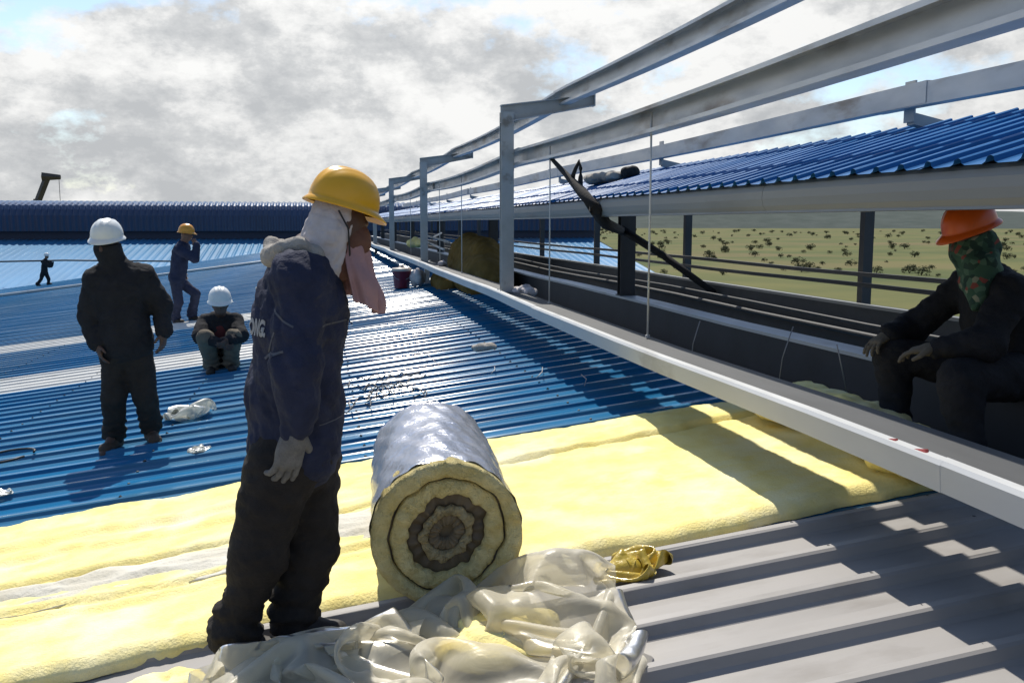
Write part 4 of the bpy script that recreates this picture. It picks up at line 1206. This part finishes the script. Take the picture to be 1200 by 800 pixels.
    for q in 'rl':      # cloth stacks up in rings above the boots
        a = np.array(J['an' + q]); m = np.abs(t_.f) < 0.05
        I = np.argwhere(m); P = np.stack([t_.ax[i][I[:, i]] for i in range(3)], 1)
        w = np.exp(-(np.linalg.norm(P - a, axis=1) / 0.16) ** 2)
        t_.f[m] += w * 0.010 * np.sin(P[:, 2] * 95 + 2.2 * np.sin(P[:, 0] * 23 + P[:, 1] * 17) + seed)
    t_.build('trousers', mats['trousers'], root)
    # ---- boots
    for q in 'rl':
        a, e = J['an' + q], J['to' + q]
        d = vec(e.x - a.x, e.y - a.y, 0)
        d = d.normalized() if d.length > 1e-3 else Vector(fwd).normalized()
        zf = e.z
        s = SDF(np.minimum(a, e) - 0.25, np.maximum(a, e) + 0.25, min(h, 0.013))
        heel = vec(a.x, a.y, zf + 0.035) - d * 0.03
        s.cap(vec(a.x, a.y, zf + 0.15), heel, 0.056, 0.044, 0.03)
        s.cap(heel, heel + d * 0.20, 0.040, 0.042, 0.04); s.ell(heel + d * 0.19 - vec(0, 0, .002), (0.05, 0.05, 0.035), frame(d), 0.02)
        s.cap(heel + d * 0.02 + vec(0, 0, .05), heel + d * 0.13, 0.05, 0.035, 0.03)
        s.cut((-0.12, 0, 1) if not sit else (0, 0, 1), (zf - 0.12 * e.x if not sit else zf) - 0.002)
        s.build('boot', mats['boot'], root)
    # ---- hands
    if hands:
        for q, sd in (('r', 1), ('l', -1)):
            nrm = (hand_n or {}).get(q, tuple(-Vector(Rt[:, 0]) * sd))
            d = (J['ha' + q] - J['wr' + q]).normalized()
            hand(root, 'glove' if glove else 'hand', J['wr' + q], J['wr' + q] + d * 0.18, nrm, mats['glove'] if glove else mats['skin'], 0.0055 if h < 0.014 else 0.009, 0.35, sd, glove_size if glove else 1.0)
    hc = H + hu * hel_up - hf * 0.004
    helmet(root, hc, hf + hu * 0.0, hu, helmet_mat, hel_size)
    return root, jo, J, (hf, hu, hr)

def cloth_part(root, name, mat, lo, hi, h, build, seed, amp=0.006, freq=26, axis=(0, 0, 1)):
    s = SDF(lo, hi, h); build(s); s.folds(amp, freq, seed, False, axis=axis); s.folds(amp * .5, freq * 2.3, seed + 1, True)
    return s.build(name, mat, root)

# ---- A: the man in front
A = dict(head=(0.068, 3.47, -0.005), neck=(-0.035, 3.47, -0.105), shr=(-0.082, 3.30, -0.185), shl=(-0.012, 3.65, -0.165), chest=(-0.075, 3.47, -0.33), belly=(-0.105, 3.47, -0.596), pelvis=(-0.115, 3.47, -0.815),
         elr=(-0.082, 3.225, -0.475), wrr=(-0.105, 3.225, -0.70), har=(-0.139, 3.23, -0.87), ell=(0.0, 3.72, -0.44), wrl=(-0.03, 3.68, -0.661), hal=(-0.05, 3.66, -0.841),
         hir=(-0.165, 3.38, -0.86), knr=(-0.245, 3.37, -1.19), anr=(-0.342, 3.42, -1.475), tor=(-0.25, 3.39, -1.578), hil=(-0.068, 3.56, -0.89), knl=(-0.066, 3.52, -1.225), anl=(-0.135, 3.5, -1.465), tol=(-0.04, 3.46, -1.556))
hfA = Vector((0.90, 0.28, -0.27)); huA = Vector((0.24, 0.06, 0.96))
rootA, jackA, J, (hf, hu, hr) = person('tall worker in front in navy overalls, yellow helmet and grey glove', A, (0.94, 0.34, 0), hfA, huA,
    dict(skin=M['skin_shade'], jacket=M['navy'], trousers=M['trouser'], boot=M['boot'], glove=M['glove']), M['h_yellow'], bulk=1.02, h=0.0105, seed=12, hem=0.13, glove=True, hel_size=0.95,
    hand_n={'r': (-0.5, 0.85, 0), 'l': (0, -1, 0)}, cuff=1.05, glove_size=1.28, hel_up=0.066)
H = J['head']; Rh = frame(hfA, huA)
def hood(s):
    s.ell(H - hf * 0.026 - hu * 0.01, (0.092, 0.086, 0.122), Rh, 0.03); s.cap(H - hf * 0.03 - hu * 0.06, H - hf * 0.04 - hu * 0.15, 0.080, 0.092, 0.04)
    n = -(hf * 1.0) ; s.cut((n.x, n.y, n.z), (n.dot(H + hf * 0.022)))
    s.cut((-hu.x, -hu.y, -hu.z), -hu.dot(H + hu * 0.085))
cloth_part(rootA, 'head_cloth', M['white_cloth'], np.array(H) - .3, np.array(H) + .25, 0.0065, hood, 5, 0.010, 22, (0.7, 0.5, 0.25))
nu, nv = 60, 40
vs = []
ah = Vector((hf.x, hf.y, 0)).normalized(); al = Vector((ah.y, -ah.x, 0))
top = H - hu * 0.060 + hf * 0.034; bot = Vector((0.128, 3.45, -0.325))
for iu in range(nu):
    a = math.radians(-105 + 215 * iu / (nu - 1))
    for iv in range(nv):
        v = iv / (nv - 1)
        ln = 0.78 + 0.24 * math.exp(-((a - 0.75) / 0.6) ** 2) + 0.05 * math.sin(5 * a)
        c_ = top.lerp(bot, v * ln)
        r_ = 0.086 - 0.030 * (v - 0.55) ** 2 + 0.008 * v + (0.013 * math.sin(6 * a + 0.6) + 0.008 * math.sin(11 * a + 2.2 + 2 * v) + 0.004 * math.sin(19 * a + 5 * v)) * (0.25 + 0.9 * v) + 0.006 * math.sin(9 * v + 2 * a)
        q_ = c_ + ah * math.cos(a) * r_ + al * math.sin(a) * r_ * 0.95 + Vector((0, 0, -0.006 * math.sin(7 * a)))
        vs.append(tuple(q_ - Vector(rootA.location)))
fs = [(i_ * nv + j_, (i_ + 1) * nv + j_, (i_ + 1) * nv + j_ + 1, i_ * nv + j_ + 1) for i_ in range(nu - 1) for j_ in range(nv - 1)]
o = bpy.data.objects.new('face_scarf', mesh_data('face_scarf', vs, fs, M['pink_cloth'], True)); C.objects.link(o); o.parent = rootA
md = o.modifiers.new('thickness', 'SOLIDIFY'); md.thickness = 0.005
def mask(s):
    s.ell(H + hf * 0.055 - hu * 0.045, (0.066, 0.062, 0.075), Rh, 0.03); s.cap(H + hf * .05 - hu * .06, H + hf * .03 - hu * 0.14, .07, .06, .03)
cloth_part(rootA, 'face_mask', M['brown_cloth'], np.array(H) - .25, np.array(H) + .2, 0.0075, mask, 25, 0.005, 30)
def towel(s):
    pts = [(-0.170, 3.385, -0.120), (-0.125, 3.345, -0.085), (-0.07, 3.345, -0.075), (-0.02, 3.37, -0.105), (0.01, 3.41, -0.15)]
    for a, b_ in zip(pts[:-1], pts[1:]): s.cap(a, b_, 0.026, 0.028, 0.02)
    pts = [(-0.170, 3.385, -0.120), (-0.165, 3.46, -0.085), (-0.12, 3.55, -0.09), (-0.04, 3.6, -0.12)]
    for a, b_ in zip(pts[:-1], pts[1:]): s.cap(a, b_, 0.028, 0.03, 0.02)
cloth_part(rootA, 'neck_towel', M['grey_towel'], (-.3, 3.2, -.3), (.15, 3.75, .05), 0.0075, towel, 35, 0.006, 40, (1, .3, .3))
g = MB(); e0 = H + hr * 0.108 + hu * 0.04 - hf * .05
g.tube([e0, H + hr * 0.107 + hf * 0.0 - hu * 0.01, H + hr * 0.07 + hf * 0.05 - hu * 0.12], 0.0035, 6)
o = g.obj('chin_strap', M['cable'], [c_ for c_ in rootA.children if c_.name.startswith('helmet')][0])
# jacket lettering, piping and pocket flap lie on the cloth
def drape(obj_src, parent, name, polys, mat, direction, origin_fn, lift=0.004):
    """lay flat outlines onto a cloth surface along a direction"""
    me = obj_src.data
    off = Vector(obj_src.parent.location)
    bvh = BVHTree.FromPolygons([v.co + off for v in me.vertices], [tuple(p.vertices) for p in me.polygons])
    d = Vector(direction).normalized()
    vs, fs = [], []
    for (vv, ff) in polys:
        n0 = len(vs)
        for (u, v_) in vv:
            o_ = origin_fn(u, v_)
            hit = bvh.ray_cast(o_ - d * 0.6, d, 2.0)
            p = hit[0] if hit[0] else o_
            vs.append(tuple(p - d * lift - off))
        fs += [tuple(n0 + i for i in q) for q in ff]
    o = bpy.data.objects.new(name, mesh_data(name, vs, fs, mat)); C.objects.link(o); o.parent = parent
    return o
def text_poly(txt, sz):
    cu_ = bpy.data.curves.new('lettering', 'FONT'); cu_.body = txt; cu_.size = sz; cu_.resolution_u = 3; cu_.offset = 0.004
    to = bpy.data.objects.new('lettering', cu_); C.objects.link(to)
    bpy.context.view_layer.update()
    me = bpy.data.meshes.new_from_object(to.evaluated_get(bpy.context.evaluated_depsgraph_get()))
    bm = bmesh.new(); bm.from_mesh(me)
    bmesh.ops.triangulate(bm, faces=bm.faces)
    bmesh.ops.subdivide_edges(bm, edges=bm.edges, cuts=2, use_grid_fill=True)
    vv = [(v.co.x, v.co.y) for v in bm.verts]; bm.verts.index_update(); ff = [tuple(v.index for v in f.verts) for f in bm.faces]
    bm.free(); bpy.data.objects.remove(to); bpy.data.curves.remove(cu_); bpy.data.meshes.remove(me)
    return vv, ff
bd = Vector((0.62, 0.78, 0.0)).normalized()           # looking into the worker's back
bu = Vector((0.78, -0.62, 0.0)).normalized()
vv, ff = text_poly('ONG.', 0.075)
drape(jackA, rootA, 'back_lettering', [(vv, ff)], M['letter'], bd, lambda u, v_: Vector((-0.262, 3.42, -0.385)) + bu * u * 0.62 + Vector((0, 0, v_)))
def strip(pts, w):
    vv, ff = [], []
    fine = []
    for a, b_ in zip(pts[:-1], pts[1:]):
        for t in np.linspace(0, 1, 9)[:-1]: fine.append((a[0] + (b_[0] - a[0]) * t, a[1] + (b_[1] - a[1]) * t))
    fine.append(pts[-1])
    for i, p in enumerate(fine):
        q = fine[min(i + 1, len(fine) - 1)]; q0 = fine[max(i - 1, 0)]
        dx, dy = q[0] - q0[0], q[1] - q0[1]; l = math.hypot(dx, dy) or 1
        vv += [(p[0] - dy / l * w, p[1] + dx / l * w), (p[0] + dy / l * w, p[1] - dx / l * w)]
    for i in range(len(fine) - 1): ff.append((2 * i, 2 * i + 1, 2 * i + 3, 2 * i + 2))
    return vv, ff
front = lambda u, v_: Vector((u, 3.2, v_))
drape(jackA, rootA, 'pocket_flap', [strip([(0.00, -0.345), (0.10, -0.338)], 0.003)], M['seam'], (0, 1, 0), front)
for st_, w_ in (([(-0.16, -0.29), (-0.13, -0.32), (-0.095, -0.34)], 0.0035), ([(-0.20, -0.465), (-0.17, -0.435), (-0.13, -0.42)], 0.004), ([(-0.16, -0.36), (-0.175, -0.40), (-0.185, -0.44)], 0.0025)):
    drape(jackA, rootA, 'piping', [strip(st_, w_)], M['seam'], (0, 1, 0), front)
drape(jackA, rootA, 'hem_seam', [strip([(-0.02, -0.70), (0.07, -0.69)], 0.002)], M['seam'], (0, 1, 0), front)

# ---- B: white helmet worker standing at left
B = dict(head=(-1.569, 7.55, -0.150), neck=(-1.542, 7.62, -0.309), shr=(-1.680, 7.6, -0.423), shl=(-1.355, 7.65, -0.400), chest=(-1.504, 7.62, -0.558), belly=(-1.488, 7.6, -0.798), pelvis=(-1.483, 7.6, -0.95),
         elr=(-1.735, 7.6, -0.708), wrr=(-1.665, 7.5, -0.90), har=(-1.645, 7.48, -0.99), ell=(-1.225, 7.65, -0.64), wrl=(-1.198, 7.55, -0.83), hal=(-1.205, 7.53, -0.93),
         hir=(-1.573, 7.6, -1.014), knr=(-1.585, 7.55, -1.322), anr=(-1.610, 7.65, -1.61), tor=(-1.66, 7.45, -1.738), hil=(-1.397, 7.6, -1.019), knl=(-1.355, 7.55, -1.315), anl=(-1.345, 7.68, -1.59), tol=(-1.29, 7.52, -1.697))
rootB, jB, JB, (hf, hu, hr) = person('worker in black with white helmet standing at left, arms hanging', B, (0.12, -1, 0), (-0.25, -0.95, -0.15), (0.0, -0.15, 1),
    dict(skin=M['skin_shade'], jacket=M['black_cloth'], trousers=M['trouser'], boot=M['boot_brown']), M['h_white'], bulk=1.03, h=0.014, seed=22, hem=0.10, hel_size=1.0,
    hand_n={'r': (1, 0.3, 0), 'l': (-1, 0.3, 0)}, cuff=0.9, leg=0.86)
# bare hands and a dark balaclava
H = JB['head']; Rh = frame((-0.25, -0.95, -0.15), (0, -0.15, 1))
def bala(s):
    s.ell(H - hu * 0.03, (0.092, 0.104, 0.118), Rh, 0.03); s.cap(H - hu * 0.06, JB['neck'], 0.085, 0.10, 0.04); s.cut((-hu.x, -hu.y, -hu.z), -hu.dot(H + hu * 0.0))
cloth_part(rootB, 'face_mask', M['black_cloth'], np.array(H) - .3, np.array(H) + .25, 0.011, bala, 7)

# ---- C: squatting worker
Cc = dict(head=(-1.127, 11.0, -0.905), neck=(-1.152, 11.18, -1.045), shr=(-1.315, 11.2, -1.127), shl=(-0.985, 11.2, -1.114), chest=(-1.164, 11.25, -1.235), belly=(-1.182, 11.35, -1.406), pelvis=(-1.191, 11.42, -1.534),
          elr=(-1.362, 11.0, -1.27), wrr=(-1.117, 10.80, -1.33), har=(-1.04, 10.74, -1.36), ell=(-0.917, 11.0, -1.265), wrl=(-1.029, 10.8, -1.30), hal=(-1.09, 10.72, -1.33),
          hir=(-1.278, 11.4, -1.54), knr=(-1.29, 10.93, -1.27), anr=(-1.257, 11.1, -1.60), tor=(-1.255, 10.95, -1.698), hil=(-1.104, 11.4, -1.54), knl=(-0.99, 10.93, -1.275), anl=(-1.041, 11.1, -1.585), tol=(-1.015, 10.95, -1.668))
rootC, jC, JC, (hf, hu, hr) = person('worker in white helmet squatting on the blue roof behind the man in front', Cc, (0, -1, 0), (0.12, -0.98, -0.12), (0, -0.12, 1),
    dict(skin=M['skin_shade'], jacket=M['black_cloth'], trousers=M['khaki'], boot=M['boot']), M['h_white'], bulk=0.95, h=0.016, seed=32, hem=0.10, hel_size=1.12, sit=False)
g = SDF((-1.35, 10.9, -1.5), (-0.95, 11.3, -1.0), 0.015); g.ell((-1.155, 11.13, -1.25), (0.09, 0.06, 0.14)); g.build('shirt', M['red_cloth'], rootC)

# ---- D: worker drinking, hand to the mouth
D = dict(head=(-2.425, 18.3, -0.205), neck=(-2.490, 18.3, -0.36), shr=(-2.540, 18.12, -0.46), shl=(-2.470, 18.48, -0.46), chest=(-2.553, 18.3, -0.605), belly=(-2.600, 18.3, -0.847), pelvis=(-2.617, 18.3, -1.02),
         elr=(-2.255, 18.07, -0.64), wrr=(-2.235, 18.14, -0.385), har=(-2.31, 18.2, -0.27), ell=(-2.678, 18.6, -0.724), wrl=(-2.556, 18.6, -0.95), hal=(-2.491, 18.55, -1.04),
         hir=(-2.634, 18.2, -1.05), knr=(-2.612, 18.25, -1.445), anr=(-2.693, 18.4, -1.74), tor=(-2.58, 18.3, -1.845), hil=(-2.587, 18.4, -1.05), knl=(-2.310, 18.38, -1.302), anl=(-2.426, 18.6, -1.71), tol=(-2.31, 18.5, -1.815))
rootD, jD, JD, _ = person('slim worker in navy with amber helmet holding a hand to the face', D, (1, -0.12, 0), (0.97, -0.2, -0.1), (0.1, 0, 1),
    dict(skin=M['skin'], jacket=M['navy'], trousers=M['navy'], boot=M['boot']), M['h_amber'], bulk=0.86, h=0.018, seed=42, hem=0.05, hel_size=1.08)
# ---- E: farthest worker
E5 = dict(head=(-14.29, 54.0, -1.73), neck=(-14.358, 54.0, -1.891), shr=(-14.46, 53.82, -2.0), shl=(-14.312, 54.16, -2.0), chest=(-14.405, 54.0, -2.162), belly=(-14.438, 54.0, -2.388), pelvis=(-14.449, 54.0, -2.569),
          elr=(-14.12, 53.7, -2.238), wrr=(-14.0, 53.65, -2.0), har=(-13.98, 53.65, -1.9), ell=(-14.16, 54.25, -2.267), wrl=(-14.05, 54.25, -2.05), hal=(-14.0, 54.25, -1.97),
          hir=(-14.509, 53.9, -2.609), knr=(-14.60, 53.9, -2.925), anr=(-14.80, 53.9, -3.20), tor=(-14.72, 53.85, -3.275), hil=(-14.394, 54.1, -2.621), knl=(-14.285, 54.1, -2.94), anl=(-14.303, 54.1, -3.17), tol=(-14.18, 54.05, -3.21))
rootE, jE, JE, _ = person('tiny far worker in dark clothes pulling a rope on the light blue roof', E5, (1, 0, 0), (1, -0.1, -0.1), (0.05, 0, 1),
    dict(skin=M['skin'], jacket=M['black_cloth'], trousers=M['black_cloth'], boot=M['boot']), M['h_white'], bulk=0.95, h=0.03, seed=52, hem=0.05, hands=False)
# ---- F: worker seated on the far curb at right
F6 = dict(head=(3.215, 4.2, -0.065), neck=(3.30, 4.2, -0.235), shr=(3.29, 4.0, -0.345), shl=(3.37, 4.42, -0.325), chest=(3.39, 4.19, -0.455), belly=(3.459, 4.17, -0.63), pelvis=(3.489, 4.15, -0.740),
          elr=(3.08, 3.90, -0.575), wrr=(2.90, 4.0, -0.60), har=(2.80, 4.1, -0.62), ell=(3.16, 4.58, -0.565), wrl=(2.98, 4.50, -0.59), hal=(2.88, 4.48, -0.63),
          hir=(3.38, 4.02, -0.755), knr=(2.942, 3.87, -0.72), anr=(2.967, 3.80, -1.12), tor=(2.86, 3.80, -1.255), hil=(3.43, 4.28, -0.755), knl=(3.00, 4.48, -0.700), anl=(3.0, 4.45, -1.12), tol=(2.90, 4.45, -1.255))
rootF, jF, JF, (hf, hu, hr) = person('worker in orange helmet and green scarf seated on the far curb at right', F6, (-1, 0.05, 0), (-0.93, 0.1, -0.35), (-0.3, 0, 0.95),
    dict(skin=M['skin_shade'], jacket=M['black_cloth'], trousers=M['black_cloth'], boot=M['boot'], glove=M['khaki']), M['h_orange'], bulk=1.0, h=0.013, seed=62, hem=0.12, sit=True, glove=True, hel_size=1.0,
    hand_n={'r': (0.1, 0, -1), 'l': (0.1, 0, -1)})
H = JF['head']; Rh = frame((-0.93, 0.1, -0.35), (-0.3, 0, 0.95))
def scarfF(s):
    s.ell(H - hu * 0.045 + hf * .005, (0.098, 0.108, 0.105), Rh, 0.03); s.cap(H - hu * 0.07, (3.26, 4.17, -0.27), 0.10, 0.105, 0.04)
    s.cap((3.22, 4.12, -0.20), (3.20, 4.10, -0.33), 0.085, 0.06, 0.04); s.cap((3.22, 4.12, -0.30), (3.16, 4.06, -0.40), 0.06, 0.035, 0.03)
    s.cut((-hu.x, -hu.y, -hu.z), -hu.dot(H + hu * 0.012))
cloth_part(rootF, 'scarf', M['plaid'], np.array(H) - (.3, .35, .45), np.array(H) + .3, 0.010, scarfF, 17, 0.009, 26)

# ================================================================== BEYOND
cr = empty('crane', (-34, 110, GZ), 'dark telescopic crane boom rising behind the far dark blue monitor', 'crane')
b0, b1 = Vector((-34.0, 110, GZ + 3)), Vector((-28.5, 110, 5.1))
g = MB()
for t0, t1, w in ((0, 0.45, 0.85), (0.4, 0.8, 0.68), (0.72, 1.0, 0.52)):
    a, b = b0.lerp(b1, t0), b0.lerp(b1, t1)
    g.tube([a, b], w * 0.7, 4)
boom = g.obj('boom', M['crane'], cr)
g = MB(); d = (b1 - b0).normalized(); g.tube([b1 - vec(0.55, 0, 0.1), b1 + vec(1.25, 0, -0.15)], [0.5, 0.28], 6); g.obj('boom_head', M['crane'], boom)
g = MB(); g.tube([b1 + vec(1.1, 0, -.2), b1 + vec(1.1, 0, -7)], 0.03, 5); g.tube([b1 + vec(1.1, 0, -7), b1 + vec(1.1, 0, -7.6)], 0.2, 6); g.obj('hoist_line', M['cable'], boom)
g = MB(); g.box(-38, -31, 108.4, 111.6, GZ + 0.8, GZ + 3.2); g.box(-31, -29, 108.6, 111.4, GZ + .9, GZ + 2.9); g.obj('carrier', M['crane'], cr)
for wx in (-37, -35.4, -33, -30.5):
    v, f = lathe([(0.35, -0.3), (0.62, -0.28), (0.65, 0), (0.62, 0.28), (0.35, 0.3)], 18)
    place('wheel', mesh_data('wheel', [(x, z, y) for x, y, z in v], f, M['cable']), cr, (wx, 108.2, GZ + 0.65))

# shrubs on the field
def shrub_mesh(seed):
    r = random.Random(seed)
    vs, fs = [], []
    cl = [(r.uniform(-.9, .9), r.uniform(-.9, .9), r.uniform(.5, 1.5), r.uniform(.45, .85)) for _ in range(9)]
    for _ in range(420):
        cx, cy, cz, cr_ = r.choice(cl)
        d = Vector((r.gauss(0, 1), r.gauss(0, 1), r.gauss(0, 1))).normalized() * cr_ * r.uniform(.6, 1.05)
        p = Vector((cx, cy, cz)) + d
        if p.z < 0.05: p.z = 0.1
        a = Vector((r.gauss(0, 1), r.gauss(0, 1), r.gauss(0, .6))).normalized() * r.uniform(.09, .2); b = a.cross(Vector((r.gauss(0, 1), r.gauss(0, 1), r.gauss(0, 1)))).normalized() * r.uniform(.06, .14)
        n = len(vs); vs += [p - a, p + b, p + a, p - b]; fs.append((n, n + 1, n + 2, n + 3))
    return mesh_data('crown', vs, fs, M['leaf'])
def trunk_mesh(seed):
    r = random.Random(seed); g = MB()
    for _ in range(4): g.tube([(r.uniform(-.1, .1), r.uniform(-.1, .1), 0), (r.uniform(-.3, .3), r.uniform(-.3, .3), .6), (r.uniform(-.7, .7), r.uniform(-.7, .7), 1.3)], [.07, .05, .02], 5)
    return mesh_data('trunk', g.v, g.f, M['bark'])
sm = [shrub_mesh(i) for i in range(5)]; tm = [trunk_mesh(i) for i in range(5)]
rb = random.Random(77)
for i in range(240):
    az = math.radians(rb.uniform(16, 43)); dist = 200 * (7.0 ** (rb.random() ** 0.8))
    sc = rb.uniform(0.25, 0.85) * (1 + dist / 800)
    e = empty('shrub', (dist * math.sin(az), dist * math.cos(az), GZ), 'small dark green shrub on the dry grass field beyond the rails', 'shrub', 'shrubs scattered on the field')
    e.scale = (sc * rb.uniform(.9, 1.5), sc * rb.uniform(.9, 1.5), sc)
    e.rotation_euler = (0, 0, rb.uniform(0, 6.28))
    k = rb.randrange(5)
    for nm, me in (('crown', sm[k]), ('trunk', tm[k])):
        o = bpy.data.objects.new(nm, me); C.objects.link(o); o.parent = e
